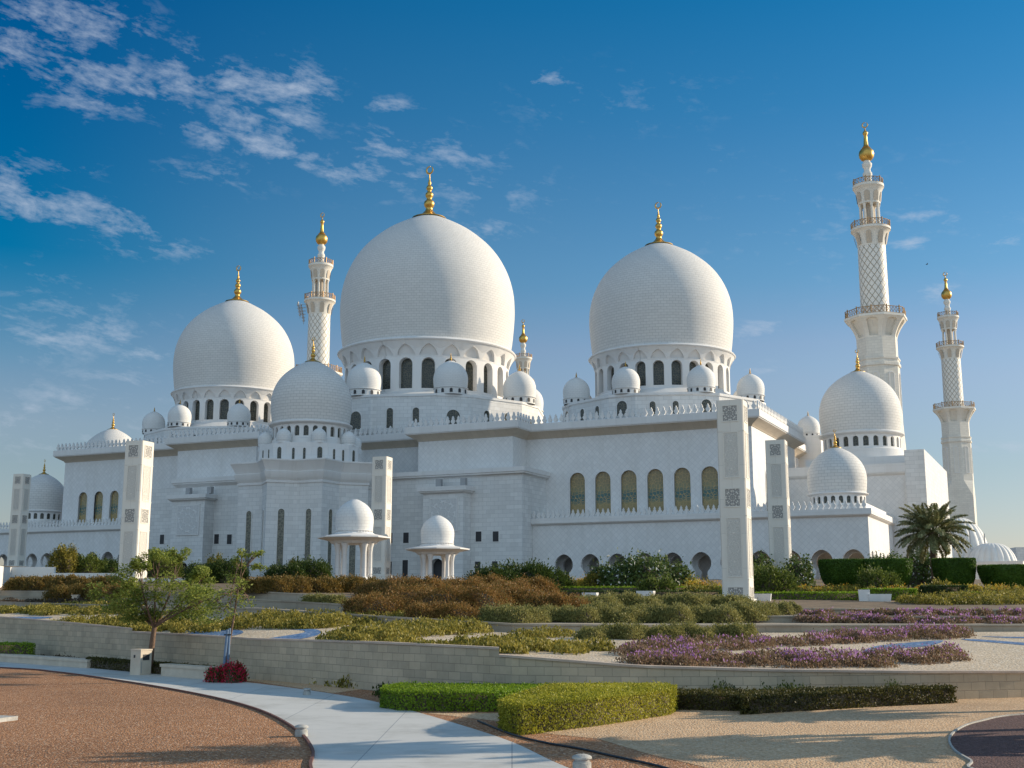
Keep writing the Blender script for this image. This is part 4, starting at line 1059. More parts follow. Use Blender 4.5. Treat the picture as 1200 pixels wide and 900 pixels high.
# ------------------------------------------------------------------ the lie of the land (world frame: x right, y ahead)
ZG = -3.05                          # path level, three metres below the lens
COLS = {   # azimuth column (photo px): wall top, gravel back, step top, garden, upper garden, plateau, far
    -700: [(74, -0.9), (86, -0.35), (96, 0.9), (100, 1.2), (106, 3.0), (140, 4.2), (210, 5.0)],
    0:    [(70, -1.03), (84, -0.35), (94, 0.9), (98, 1.2), (103, 2.6), (140, 4.2), (210, 5.0)],
    157:  [(58, -1.45), (74, -0.65), (84, 0.75), (90, 1.1), (101, 1.7), (130, 3.2), (190, 4.0)],
    300:  [(49.5, -1.60), (66, -0.80), (78, 0.72), (88, 1.1), (101, 1.6), (125, 2.6), (170, 3.2)],
    445:  [(43.0, -1.60), (60, -1.10), (72, 0.25), (84, 0.8), (100, 1.3), (126, 2.3), (165, 3.0)],
    600:  [(38.8, -1.74), (57, -1.38), (67, -0.15), (80, 0.3), (100, 1.05), (128, 2.1), (165, 3.0)],
    750:  [(37.8, -2.00), (57, -1.42), (68, -0.25), (79, 0.1), (97, 0.85), (120, 1.8), (160, 3.0)],
    900:  [(38.0, -2.12), (59, -1.43), (69, -0.30), (78, -0.02), (95, 0.7), (115, 1.5), (160, 3.0)],
    1060: [(38.9, -2.22), (60, -1.43), (69, -0.35), (79, 0.0), (95, 0.7), (115, 1.5), (160, 3.0)],
    1200: [(40.2, -2.30), (61, -1.43), (69, -0.38), (80, 0.05), (95, 0.7), (115, 1.5), (160, 3.0)],
    1900: [(49, -2.5), (66, -1.6), (74, -0.5), (84, 0.0), (98, 0.7), (118, 1.5), (165, 3.0)],
}
CX = sorted(COLS); CARR = np.array([COLS[k] for k in CX], float)
def nodes_at(px):
    out = np.zeros((7, 2))
    for j in range(7):
        for d in range(2): out[j, d] = np.interp(px, CX, CARR[:, j, d])
    return out
def H(X, Y):
    px = 600 + 1423.0 * X / max(Y, 1.0); n = nodes_at(px)
    if Y < n[0, 0]: return ZG
    return float(np.interp(Y, n[:, 0], n[:, 1]))
def hit(px, py):
    """where the sight line of a photo pixel meets the garden"""
    r = pray(px, py); n = nodes_at(px)
    prev = None
    for D in np.arange(n[0, 0] + 0.05, 220, 0.1):
        t = D / r[1]; z = r[2] * t
        hz = float(np.interp(D, n[:, 0], n[:, 1]))
        if z <= hz: return Vector((r[0] * t, D, hz))
    return Vector((r[0] * 110 / r[1], 110.0, r[2] * 110 / r[1]))
def low(px, py, z=ZG):
    r = pray(px, py); t = z / r[2]; return Vector((r[0] * t, r[1] * t, z))
PXC = 1423.0
# lower ground out to the horizon
g = MB(); g.face([(-4000, -600, ZG - .02), (4000, -600, ZG - .02), (4000, 6000, ZG - .02), (-4000, 6000, ZG - .02)]); flat('ground', g, M['sand'])
def strip(name, mat, j0, j1, nsub, kind='structure', x0=-700, x1=1900, stepx=25):
    mb = MB(); xs = list(np.arange(x0, x1 + 1, stepx)); rows = []
    for px in xs:
        n = nodes_at(px); row = []
        for j in range(j0, j1):
            for q in range(nsub):
                t = q / nsub; D = n[j, 0] + (n[j + 1, 0] - n[j, 0]) * t; row.append((D, n[j, 1] + (n[j + 1, 1] - n[j, 1]) * t))
        row.append(tuple(n[j1])); rows.append([((px - 600) / PXC * D, D, z) for D, z in row])
    for a, b in zip(rows[:-1], rows[1:]):
        for i in range(len(a) - 1): mb.face([a[i], b[i], b[i + 1], a[i + 1]])
    o = link(name, mb.mesh(name, mat, 60)); return tag(o, kind=kind)
strip('gravel_terrace', M['gravel_cream'], 0, 1, 4)
strip('garden_soil', M['soil'], 2, 6, 3)
def steps():
    mb = MB(); xs = list(np.arange(-700, 1901, 20)); tiers = 3; rows = []
    for px in xs:
        n = nodes_at(px); row = []
        (d0, z0), (d1, z1) = n[1], n[2]
        for i in range(tiers):
            zl, zh = z0 + (z1 - z0) * i / tiers, z0 + (z1 - z0) * (i + 1) / tiers
            d = d0 + (d1 - d0) * i / (tiers - 1) * 0.92
            row += [(d, zl - 0.03), (d, zh - 0.09), (d - 0.06, zh - 0.085), (d - 0.06, zh)]
            row.append((d + (d1 - d0) / (tiers - 1) * 0.92 if i < tiers - 1 else d1 + .3, zh + 0.01))
        rows.append([((px - 600) / PXC * D, D, z) for D, z in row])
    for a, b in zip(rows[:-1], rows[1:]):
        for i in range(len(a) - 1): mb.face([a[i], b[i], b[i + 1], a[i + 1]])
    return tag(link('terrace_steps', mb.mesh('terrace_steps', M['steps'], 0)), kind='structure')
steps()
# retaining wall, stepping down to the right
def retaining():
    wt = [(-700, 0.02), (0, 727), (60, 733), (157, 740), (157.01, 744), (300, 752), (445, 759.5), (585, 765.5), (585.01, 772.5), (660, 776), (780, 781), (1000, 785), (1200, 787), (1900, 790)]
    t = thing('retaining_wall', 'long curved retaining wall of pale limestone blocks holding up the gravel terrace', 'wall', (0, 38.8, ZG))
    ORG[t] = (0, 38.8, ZG)
    xs = sorted(set(list(np.arange(-300, 1600, 20)) + [157, 585]))
    b = MB(); c = MB()
    def P(px, off): n = nodes_at(px); D = n[0, 0] - 0.03 + off; return ((px - 600) / PXC * D, D)
    def top(px):
        n = nodes_at(px); z = n[0, 1]
        return z + 0.02
    seg = [(xs[0], 157, 0.22), (157, 585, 0.06), (585, xs[-1], 0.03)]
    for a, e, add in seg:
        q = [x for x in xs if a <= x <= e]
        arc = 0.0; 
        for p0, p1 in zip(q[:-1], q[1:]):
            A, B = P(p0, 0), P(p1, 0); A2, B2 = P(p0, 0.38), P(p1, 0.38)
            if add == 0.22: ta, tb = top(p0) + 0.16, top(p1) + (0.16 if p1 < 157 else 0.16)
            elif add == 0.06: ta, tb = top(p0) + 0.02 + 0.20 * (p0 - 157) / 428, top(p1) + 0.02 + 0.20 * (p1 - 157) / 428
            else: ta, tb = top(p0), top(p1)
            ln = math.hypot(B[0] - A[0], B[1] - A[1])
            b.face([(A[0], A[1], ZG - .3), (B[0], B[1], ZG - .3), (B[0], B[1], tb), (A[0], A[1], ta)], 0, [(arc, -.3), (arc + ln, -.3), (arc + ln, tb - ZG), (arc, ta - ZG)])
            b.face([(B2[0], B2[1], ZG - .3), (A2[0], A2[1], ZG - .3), (A2[0], A2[1], ta), (B2[0], B2[1], tb)])
            A3, B3, A4, B4 = P(p0, -0.05), P(p1, -0.05), P(p0, 0.43), P(p1, 0.43)
            for (p, q_, r_, s_) in (((A3[0], A3[1], ta), (B3[0], B3[1], tb), (B3[0], B3[1], tb + .07), (A3[0], A3[1], ta + .07)), ((A3[0], A3[1], ta + .07), (B3[0], B3[1], tb + .07), (B4[0], B4[1], tb + .07), (A4[0], A4[1], ta + .07)), ((B4[0], B4[1], tb), (A4[0], A4[1], ta), (A4[0], A4[1], ta + .07), (B4[0], B4[1], tb + .07)), ((A4[0], A4[1], ta), (B4[0], B4[1], tb), (B3[0], B3[1], tb), (A3[0], A3[1], ta))):
                c.face([p, q_, r_, s_])
            if p1 == q[-1] and e != xs[-1]:
                b.face([(B[0], B[1], ZG), (B2[0], B2[1], ZG), (B2[0], B2[1], tb), (B[0], B[1], tb)])
                c.face([(B3[0], B3[1], tb), (B4[0], B4[1], tb), (B4[0], B4[1], tb + .07), (B3[0], B3[1], tb + .07)])
            arc += ln
    part('wall', b, M['blockwall'], t, 0); part('coping', c, M['coping'], t, 0)
retaining()
# flat sheets on the lower ground
def smooth_poly(pts, k=6, closed=False):
    out = []; n = len(pts)
    rng = range(n if closed else n - 1)
    for i in rng:
        if closed: p = [Vector(pts[(i + d) % n]) for d in (-1, 0, 1, 2)]
        else: p = [Vector(pts[max(i - 1, 0)]), Vector(pts[i]), Vector(pts[i + 1]), Vector(pts[min(i + 2, n - 1)])]
        for j in range(k):
            t = j / k
            out.append(0.5 * (2 * p[1] + (p[2] - p[0]) * t + (2 * p[0] - 5 * p[1] + 4 * p[2] - p[3]) * t * t + (3 * p[1] - p[0] - 3 * p[2] + p[3]) * t ** 3))
    if not closed: out.append(Vector(pts[-1]))
    return out
def sheet(name, pts, mat, z):
    mb = MB(); poly = [[Vector((p[0], p[1], 0)) for p in pts]]
    for t in tessellate_polygon(poly):
        q = [poly[0][i] for i in t]
        if (q[1] - q[0]).cross(q[2] - q[0]).z < 0: q = [q[0], q[2], q[1]]
        mb.face([(a.x, a.y, z) for a in q])
    return flat(name, mb, mat)
inner = smooth_poly([(-60, 77), (-40, 68.5)] + [tuple(low(*p).xy) for p in ((0, 783), (65, 788), (150, 800), (235, 815), (300, 832), (345, 855), (366, 880), (364, 900))] + [(-3.1, 20.5), (-1.5, 16.0), (3, 8)])
outer = smooth_poly([(-62, 90), (-45, 82)] + [tuple(low(*p).xy) for p in ((0, 768.5), (110, 778.5), (180, 788), (300, 801), (400, 815), (470, 830), (540, 850), (600, 870), (665, 900))] + [(2.4, 19.5), (4.6, 14), (9, 8)])
sheet('path', list(inner) + list(reversed(outer)), M['path'], ZG + 0.012)
sheet('gravel_bed_brown', list(inner) + [Vector((-70, 8)), Vector((-70, 77))], M['gravel_brown'], ZG + 0.004)
beige_front = smooth_poly([tuple(low(*p).xy) for p in ((560, 838), (640, 862), (700, 862), (760, 880), (860, 905))] + [(6, 17), (9, 10)])
sheet('gravel_verge', list(outer) + [Vector((40, 8)), Vector((46, 49)), Vector((16.9, 40.3)), Vector((8, 38.2)), Vector((0, 38.9)), Vector((-4.7, 43)), Vector((-10.4, 49.5)), Vector((-18, 58)), Vector((-29.5, 70)), Vector((-62, 92))], M['gravel_brown'], ZG + 0.004)
bg = [tuple(low(*p).xy) for p in ((500, 836), (590, 846), (620, 858), (700, 866), (760, 884), (850, 905))] + [(5, 16), (8, 8), (40, 8), (46, 49), (16.9, 40.2), (8, 38.1), (3, 38.2), (1.5, 37.0), (0.6, 34.5)]
sheet('gravel_verge_beige', [Vector(p) for p in bg], M['gravel_beige'], ZG + 0.009)
sheet('gravel_strip_left', [low(*p).xy for p in ((-20, 771), (60, 776), (150, 784.5), (300, 799), (390, 812.5), (440, 806), (300, 796), (200, 787), (100, 778), (-20, 767))], M['gravel_beige'], ZG + 0.009)
red = smooth_poly([tuple(low(*p).xy) for p in ((1113, 866), (1126, 854), (1150, 846), (1200, 838))] + [(19, 36), (24, 30), (20, 20), (12, 19)] + [tuple(low(*p).xy) for p in ((1165, 908), (1138, 893), (1118, 880))], 6, True)
sheet('gravel_bed_red', red, M['gravel_red'], ZG + 0.016)
def edging(name, label, pts, mat, w=0.05, h=0.07, cat='edging'):
    mb = MB(); n = len(pts)
    for a, b in zip(pts[:-1], pts[1:]):
        a, b = Vector(a[:2]), Vector(b[:2]); d = (b - a).normalized(); m = Vector((d.y, -d.x)) * w / 2
        mb.prism([tuple(a - m), tuple(a + m), tuple(b + m), tuple(b - m)], ZG - 0.02, ZG + h)
    o = link(name, mb.mesh(name, mat, 0)); tag(o, label, cat); return o
edging('path_edging', 'thin rusty edging strip between the brown gravel bed and the path', inner[6:], M['rust_edge'], 0.06, 0.06)
edging('bed_edging', 'pale edging strip round the dark red gravel bed at lower right', list(red) + [red[0]], M['concrete'], 0.045, 0.05)

# blue gravel ribbons and pools, and thin blue strips, on the cream terrace
def on_terrace(name, px, mat, lift=0.012, label=None):
    pts = smooth_poly([tuple(hit(*p).xy) for p in px], 5, True)
    mb = MB(); poly = [[Vector((p.x, p.y, 0)) for p in pts]]
    for t in tessellate_polygon(poly):
        q = [poly[0][i] for i in t]
        if (q[1] - q[0]).cross(q[2] - q[0]).z < 0: q = [q[0], q[2], q[1]]
        mb.face([(a.x, a.y, H(a.x, a.y) + lift) for a in q])
    return flat(name, mb, mat)
on_terrace('blue_patch', [(216, 744), (235, 740), (268, 738), (284, 740), (280, 744), (250, 748), (228, 748)], M['gravel_blue'])
on_terrace('blue_patch', [(303, 751), (330, 746), (352, 742.5), (357, 739.5), (340, 737.5), (368, 737.5), (376, 741), (368, 746), (340, 751), (318, 753)], M['gravel_blue'])
on_terrace('blue_patch', [(0, 724), (20, 723), (60, 723.2), (52, 725), (20, 726), (0, 727)], M['gravel_blue'])
on_terrace('blue_patch', [(1012, 763), (1030, 757), (1070, 753), (1105, 751), (1090, 757), (1050, 761), (1025, 766)], M['gravel_blue'])
on_terrace('blue_patch', [(1128, 749), (1160, 750.5), (1215, 755), (1215, 757.5), (1160, 753), (1135, 751)], M['gravel_blue'])  # longer thin blue strip at the right edge
on_terrace('blue_patch', [(1150, 746), (1180, 746.5), (1215, 747), (1215, 748.3), (1180, 748)], M['gravel_blue'])  # shorter thin blue strip behind it

# ------------------------------------------------------------------ foliage tools
def quads_mesh(name, C_, L_, W_, mats, mi=None, base=None, flatten=0.0, dirs=None, nrm=None, keep=0.0):
    """leaf quads at C_ (N,3); base = (verts, quads, material index)"""
    N = len(C_)
    d = RNG.normal(size=(N, 3)) if dirs is None else dirs + RNG.normal(size=(N, 3)) * 0.35
    d[:, 2] *= (1 - flatten)
    d /= np.linalg.norm(d, axis=1)[:, None] + 1e-9
    e = RNG.normal(size=(N, 3))
    if nrm is not None: e = np.cross(d, nrm * (0.6 + keep) + RNG.normal(size=(N, 3)) * (0.6 - 0.4 * keep))
    else: e -= d * (e * d).sum(1)[:, None]
    e[:, 2] *= (1 - flatten)
    e /= np.linalg.norm(e, axis=1)[:, None] + 1e-9
    L_ = np.broadcast_to(L_, N)[:, None]; W_ = np.broadcast_to(W_, N)[:, None]
    V = np.empty((N, 4, 3)); V[:, 0] = C_ - d * L_ / 2; V[:, 1] = C_ + e * W_ / 2 + d * L_ * 0.05; V[:, 2] = C_ + d * L_ / 2; V[:, 3] = C_ - e * W_ / 2 + d * L_ * 0.05
    V = V.reshape(-1, 3); Fq = np.arange(N * 4).reshape(-1, 4); mid = np.zeros(N, int) if mi is None else np.asarray(mi)
    if base is not None:
        bv, bf, bm = base
        bv = np.asarray(bv, float); bf = np.asarray(bf, int)
        Fq = np.concatenate([Fq, bf + len(V)]); V = np.concatenate([V, bv]); mid = np.concatenate([mid, np.full(len(bf), bm)])
    me = bpy.data.meshes.new(name)
    me.vertices.add(len(V)); me.vertices.foreach_set('co', V.astype(np.float32).ravel())
    me.loops.add(Fq.size); me.loops.foreach_set('vertex_index', Fq.astype(np.int32).ravel())
    me.polygons.add(len(Fq)); me.polygons.foreach_set('loop_start', np.arange(0, Fq.size, 4, dtype=np.int32))
    for m in mats: me.materials.append(m)
    me.polygons.foreach_set('material_index', mid.astype(np.int32))
    me.update(calc_edges=True); me.validate()
    return me
def lumpy(R, hgt, seed, nu=18, nv=8, k=0.78):
    rs = np.random.default_rng(seed); ph = rs.uniform(0, 6.28, 6)
    v = []; f = []
    for j in range(nv + 1):
        t = j / nv * PI / 2
        for i in range(nu):
            a = 2 * PI * i / nu
            s = 1 + 0.13 * math.sin(2 * a + ph[0]) + 0.09 * math.sin(3 * a + ph[1] + t) + 0.06 * math.sin(5 * a + ph[2] + 3 * t)
            r = max(0.02, math.cos(t) ** 0.6) * R * s * k; z = hgt * k * math.sin(t) * (1 + 0.12 * math.sin(3 * a + ph[3]))
            v.append((r * math.cos(a), r * math.sin(a), z - 0.05))
    for j in range(nv):
        for i in range(nu):
            q = (i + 1) % nu; f.append((j * nu + i, j * nu + q, (j + 1) * nu + q, (j + 1) * nu + i))
    return v, f, ph
def mound_mesh(R, hgt, mats, leaf, seed, dens=1.0, petal=None, upright=0.0, squash=1.0, spiky=0.0):
    v, f, ph = lumpy(R, hgt, seed)
    area = 2 * PI * R * (R * 0.5 + hgt * 0.7)
    N = int(min(9000, dens * 3.4 * area / (leaf * leaf * 0.5)))
    a = RNG.uniform(0, 2 * PI, N); s = RNG.uniform(0, 1, N) ** 0.8; t = np.arcsin(s)
    lump = 1 + 0.13 * np.sin(2 * a + ph[0]) + 0.09 * np.sin(3 * a + ph[1] + t) + 0.06 * np.sin(5 * a + ph[2] + 3 * t)
    fluff = 1 + np.abs(RNG.normal(size=N)) * 0.10 - 0.08 + (RNG.uniform(size=N) < 0.16) * RNG.uniform(0.0, 0.24, N) + 0.07 * np.sin(9 * a + ph[4] + 5 * t) * np.sin(7 * t + ph[5] + 4 * a)
    r = np.maximum(0.02, np.cos(t)) ** 0.6 * R * lump * fluff
    z = hgt * s * (1 + 0.12 * np.sin(3 * a + ph[3])) * fluff
    C_ = np.stack([r * np.cos(a), r * np.sin(a) * squash, z], 1)
    nr = np.stack([np.cos(a) * np.cos(t), np.sin(a) * np.cos(t), s + 0.2], 1)
    dirs = None
    if upright: dirs = nr * (1 - upright) + np.array([0, 0, 1.0]) * upright * 1.5
    mi = None; M_ = list(mats) + [M['twig']]
    if petal:
        mi = (RNG.uniform(size=N) < petal[1]).astype(int) * 2; M_ = [mats[0], M['twig'], petal[0]]
    L_ = leaf * RNG.uniform(0.7, 1.5, N); W_ = L_ * (0.55 if not spiky else spiky)
    v = [(x, y * squash, z_) for x, y, z_ in v]
    return quads_mesh('shrub', C_, L_, W_, M_, mi, (v, f, 1), 0.0, dirs, nr, 0.2)
MOUND_CACHE = {}
def shrub(px, py, hw, hpx, mat, label, group=None, leaf=None, petal=None, upright=0.3, name='shrub', cat='shrub', dens=1.0, D=None, spiky=0.0, squash=0.8):
    p = hit(px, py) if D is None else Vector(((px - 600) / PXC * D, D, H((px - 600) / PXC * D, D)))
    R = hw / PXC * p.y; hg = hpx / PXC * p.y
    lf = leaf or max(0.07, 1.7 / PXC * p.y)
    key = (mat, round(R * 4), round(hg * 4), round(lf, 2), petal is not None, random.randrange(2), upright)
    if key not in MOUND_CACHE: MOUND_CACHE[key] = (mound_mesh(R, hg, [M[mat]], lf, random.randrange(9999), dens, petal, upright, squash, spiky), R, hg)
    me, r0, h0 = MOUND_CACHE[key]
    o = link(name, me, None, p - Vector((0, 0, 0.06)), random.uniform(0, 6.28) if squash > 0.95 else random.uniform(-0.3, 0.3))
    o.scale = (R / r0, R / r0, hg / h0)
    return tag(o, label, cat, group)
def in_poly(pts, xs, ys):
    c = np.zeros(len(xs), bool); n = len(pts)
    for i in range(n):
        x0, y0 = pts[i]; x1, y1 = pts[(i + 1) % n]
        cond = ((y0 > ys) != (y1 > ys)) & (xs < (x1 - x0) * (ys - y0) / (y1 - y0 + 1e-12) + x0)
        c ^= cond
    return c
def edge_dist(pts, xs, ys):
    d = np.full(len(xs), 1e9); n = len(pts)
    for i in range(n):
        a = np.array(pts[i]); b = np.array(pts[(i + 1) % n]); ab = b - a; L2 = (ab * ab).sum() + 1e-9
        t = np.clip(((xs - a[0]) * ab[0] + (ys - a[1]) * ab[1]) / L2, 0, 1)
        d = np.minimum(d, np.hypot(xs - a[0] - t * ab[0], ys - a[1] - t * ab[1]))
    return d
def Hs(xs, ys): return np.array([H(a, b) for a, b in zip(xs, ys)])
def bed(name, px, h, mat, label, leaf=0.115, dens=0.9, petal=None, upright=0.35, zfun=None, world_pts=None, tuft=0.8, rough=0.85, kind='stuff'):
    pts = [tuple(p.xy) for p in smooth_poly([tuple(hit(*p).xy) for p in px], 3, True)] if world_pts is None else world_pts
    zf = zfun or Hs
    xs = np.array([p[0] for p in pts]); ys = np.array([p[1] for p in pts])
    area = 0.5 * abs(np.dot(xs, np.roll(ys, 1)) - np.dot(ys, np.roll(xs, 1)))
    N = int(min(30000, dens * 3.0 * area / (leaf * leaf * 0.5)))
    X = np.empty(0); Y = np.empty(0)
    while len(X) < N:
        a = RNG.uniform(xs.min(), xs.max(), N * 2); b = RNG.uniform(ys.min(), ys.max(), N * 2); k = in_poly(pts, a, b); X = np.concatenate([X, a[k]]); Y = np.concatenate([Y, b[k]])
    X, Y = X[:N], Y[:N]
    # separate plants: leaves gathered round clump centres
    K = max(4, int(area / (tuft * tuft * 0.62)))
    cx, cy = X[:K].copy(), Y[:K].copy(); ce = np.clip(edge_dist(pts, cx, cy) / 0.5, 0.35, 1)
    cr = tuft * 0.62 * RNG.uniform(0.65, 1.3, K) * (0.6 + 0.4 * ce); ch = h * RNG.uniform(0.55, 1.35, K) * (0.55 + 0.45 * ce)
    k = RNG.choice(K, N, p=cr ** 2 / (cr ** 2).sum()); a_ = RNG.uniform(0, 2 * PI, N); s_ = RNG.uniform(0, 1, N) ** 0.75
    q_ = np.sqrt(np.maximum(0.0, 1 - s_ ** 2)); fl = 1 + RNG.normal(size=N) * 0.13 - (RNG.uniform(size=N) < 0.25) * RNG.uniform(0, 0.5, N) + (RNG.uniform(size=N) < 0.10) * RNG.uniform(0, 0.35, N)
    X = cx[k] + cr[k] * q_ * fl * np.cos(a_); Y = cy[k] + cr[k] * q_ * fl * np.sin(a_)
    z0 = zf(X, Y); fr = s_ * fl
    C_ = np.stack([X, Y, z0 + np.maximum(0.02, ch[k] * fr)], 1)
    ph = RNG.uniform(0, 6.28, 8)
    st = max(0.35, math.sqrt(area / 1500)); gx = np.arange(xs.min(), xs.max() + st, st); gy = np.arange(ys.min(), ys.max() + st, st)
    GX, GY = np.meshgrid(gx, gy); fx, fy = GX.ravel(), GY.ravel()
    ins = in_poly(pts, fx, fy); e2 = np.clip(edge_dist(pts, fx, fy) / 0.6, 0, 1) * ins
    fz = zf(fx, fy) + np.where(ins, 0.02 + 0.22 * h * e2, -0.05)
    nx, ny = len(gx), len(gy); q = []
    insm = ins.reshape(ny, nx)
    for j in range(ny - 1):
        for i in range(nx - 1):
            if insm[j, i] + insm[j, i + 1] + insm[j + 1, i] + insm[j + 1, i + 1] >= 4: q.append((j * nx + i, j * nx + i + 1, (j + 1) * nx + i + 1, (j + 1) * nx + i))
    bv = np.stack([fx, fy, fz], 1)
    org = np.array([xs.mean(), ys.mean(), z0.mean()])
    mi = None; mats = [M[mat], M['twig']]
    if petal:
        mi = ((RNG.uniform(size=N) < petal[1] * (0.5 + 1.3 * (np.sin(X * 1.1 + ph[6]) * np.sin(Y * 0.9 + ph[7]) > 0))) & (fr > 0.72)).astype(int) * 2; mats.append(petal[0])
        C_[mi == 2, 2] += 0.05
    dirs = np.tile([[0, 0, upright * 2.0]], (N, 1))
    L_ = leaf * RNG.uniform(0.7, 1.5, N)
    me = quads_mesh(name, C_ - org, L_, L_ * 0.55, mats, mi, (bv - org, q if q else np.zeros((0, 4), int), 1), 0.0, dirs)
    o = link(name, me, None, org); tag(o, label, None, None, kind)
    if kind is None: o['category'] = 'bed'
    return o
def hedge(name, label, poly, z0, h, mat, leaf, N, cat='hedge', group=None, taper=1.0, round_=0.0, top_noise=0.02, keep=0.0):
    """clipped hedge over a convex plan polygon (counter-clockwise), leaves on sides and top"""
    pts = np.array(poly, float); n = len(pts); cen = pts.mean(0)
    per = np.array([np.linalg.norm(pts[(i + 1) % n] - pts[i]) for i in range(n)])
    area = 0.5 * abs(np.dot(pts[:, 0], np.roll(pts[:, 1], 1)) - np.dot(pts[:, 1], np.roll(pts[:, 0], 1)))
    ns = int(N * per.sum() * h / (per.sum() * h + area)); ntp = N - ns
    i = RNG.choice(n, ns, p=per / per.sum()); t = RNG.uniform(0, 1, ns)[:, None]
    P_ = pts[i] * (1 - t) + pts[(i + 1) % n] * t
    dn = pts[(i + 1) % n] - pts[i]; nn = np.stack([dn[:, 1], -dn[:, 0]], 1); nn /= np.linalg.norm(nn, axis=1)[:, None]
    zf = RNG.uniform(0, 1, ns)
    inset = (RNG.exponential(0.05, ns) - 0.03) + round_ * np.maximum(0, zf - 0.85) * 2 + 0.03 * np.sin(P_[:, 0] * 4 + zf * 7) * np.sin(P_[:, 1] * 4)
    inset -= (RNG.uniform(size=ns) < 0.05) * RNG.uniform(0.02, 0.09, ns)
    sc = (taper + (1 - taper) * zf)[:, None]
    S = np.concatenate([cen + (P_ - cen) * sc - nn * inset[:, None], (zf * h)[:, None]], 1)
    X = np.empty(0); Y = np.empty(0)
    pl = [tuple(p) for p in pts]
    while len(X) < ntp:
        a = RNG.uniform(pts[:, 0].min(), pts[:, 0].max(), ntp * 2 + 10); b = RNG.uniform(pts[:, 1].min(), pts[:, 1].max(), ntp * 2 + 10); k = in_poly(pl, a, b); X = np.concatenate([X, a[k]]); Y = np.concatenate([Y, b[k]])
    X, Y = X[:ntp], Y[:ntp]
    ed = np.clip(edge_dist(pl, X, Y) / (0.15 + round_), 0, 1)
    Tp = np.stack([X, Y, h - (1 - ed) ** 2 * (0.04 + round_ * 0.5) - RNG.exponential(0.03, ntp) + RNG.normal(size=ntp) * top_noise + (RNG.uniform(size=ntp) < 0.05) * RNG.uniform(0.02, 0.09, ntp) + 0.02 * np.sin(X * 3) * np.sin(Y * 3.3)], 1)
    C_ = np.concatenate([S, Tp]); nr = np.concatenate([np.concatenate([nn, np.zeros((ns, 1))], 1), np.tile([[0, 0, 1.0]], (ntp, 1))])
    ins = 0.13
    bp = cen + (pts - cen) * (1 - ins / np.abs(pts - cen).max(0).max() * 1.6)
    bv = [(x, y, -0.05) for x, y in cen + (bp - cen) * taper] + [(x, y, h - 0.10) for x, y in bp] + [(cen[0], cen[1], h - 0.095)]
    q = [(j, (j + 1) % n, n + (j + 1) % n, n + j) for j in range(n)]
    # top as quads around the centre
    base_v = list(bv); 
    for j in range(n):
        m0 = (bp[j] + bp[(j + 1) % n]) / 2; base_v.append((m0[0], m0[1], h - 0.10))
    for j in range(n): q.append((2 * n, 2 * n + 1 + (j - 1) % n, n + j, 2 * n + 1 + j))
    L_ = leaf * RNG.uniform(0.7, 1.5, len(C_))
    org = np.array([cen[0], cen[1], 0.0])
    me = quads_mesh(name, C_ - org, L_, L_ * 0.6, [M[mat], M['twig']], None, (np.array(base_v) - org, q, 1), 0.0, None, nr, keep)
    o = link(name, me, None, (cen[0], cen[1], z0)); return tag(o, label, cat, group)

# ------------------------------------------------------------------ terrace planting
purple = (M['petal_purple'], 0.15)
bed('ground_cover', [(56, 735), (90, 730), (150, 728), (215, 731), (258, 735), (262, 741), (150, 742), (70, 739)], 0.33, 'leaf_yellow', 'yellow-green ground cover along the top of the retaining wall at left')
bed('ground_cover', [(22, 716), (70, 712), (120, 709), (165, 713), (170, 719), (110, 721), (40, 721)], 0.30, 'leaf_yellow', 'yellow-green ground cover at the back of the gravel at far left')
bed('ground_cover', [(0, 715), (18, 713), (24, 718), (0, 720)], 0.30, 'leaf_yellow', 'small patch of yellow-green ground cover at the left edge')
bed('ground_cover', [(268, 731), (300, 724), (350, 725), (405, 727), (410, 735), (360, 737), (300, 739), (270, 738)], 0.43, 'leaf_yellow', 'yellow-green shrubs behind the blue gravel ribbon')
bed('ground_cover', [(376, 756), (400, 748), (440, 744), (465, 745), (485, 751), (470, 757), (420, 760), (386, 759)], 0.46, 'leaf_yellow', 'yellow-green shrubs on the wall right of the blue gravel ribbon')
bed('ground_cover', [(440, 741), (480, 736), (530, 735), (566, 737), (570, 743), (520, 746), (460, 748)], 0.40, 'leaf_yellow', 'yellow-green shrubs before the low step in the middle')
bed('ground_cover', [(455, 763), (500, 757), (540, 757), (560, 754), (600, 757), (650, 758), (690, 757), (725, 760), (700, 765), (640, 767), (560, 766), (490, 766)], 0.32, 'leaf_yellow', 'straggling yellow-green ground cover on the wall in the middle')
bed('ground_cover', [(604, 746), (640, 744), (676, 745), (676, 748), (640, 748), (606, 749)], 0.30, 'leaf_yellow', 'thin line of low plants on cream gravel', dens=0.6)
bed('ground_cover', [(400, 727), (440, 723), (485, 722), (530, 724), (535, 730), (470, 732), (410, 733)], 0.33, 'leaf_yellow', 'yellow-green shrubs beneath the rust coloured ones')
bed('flower_bed', [(722, 768), (745, 760), (800, 758), (860, 756), (930, 752), (1000, 747), (1080, 742), (1134, 743), (1128, 748), (1050, 752), (960, 757), (880, 762), (800, 768), (740, 772)], 0.36, 'leaf_purple', 'long upper bed of purple flowers on the gravel at right', 0.085, 1.2, purple)
bed('flower_bed', [(716, 779), (745, 771), (800, 770), (870, 774), (940, 773), (1010, 772), (1080, 768), (1120, 764), (1141, 767), (1136, 773), (1080, 779), (980, 783), (860, 783), (760, 782)], 0.33, 'leaf_purple', 'lower bed of purple flowers along the top of the retaining wall', 0.08, 1.2, purple)
bed('flower_bed', [(925, 728), (990, 726), (1060, 727), (1130, 729), (1215, 729), (1215, 735), (1120, 735), (1050, 733), (960, 731)], 0.32, 'leaf_purple', 'bed of purple flowers on the upper terrace step at right', 0.10, 1.1, purple)
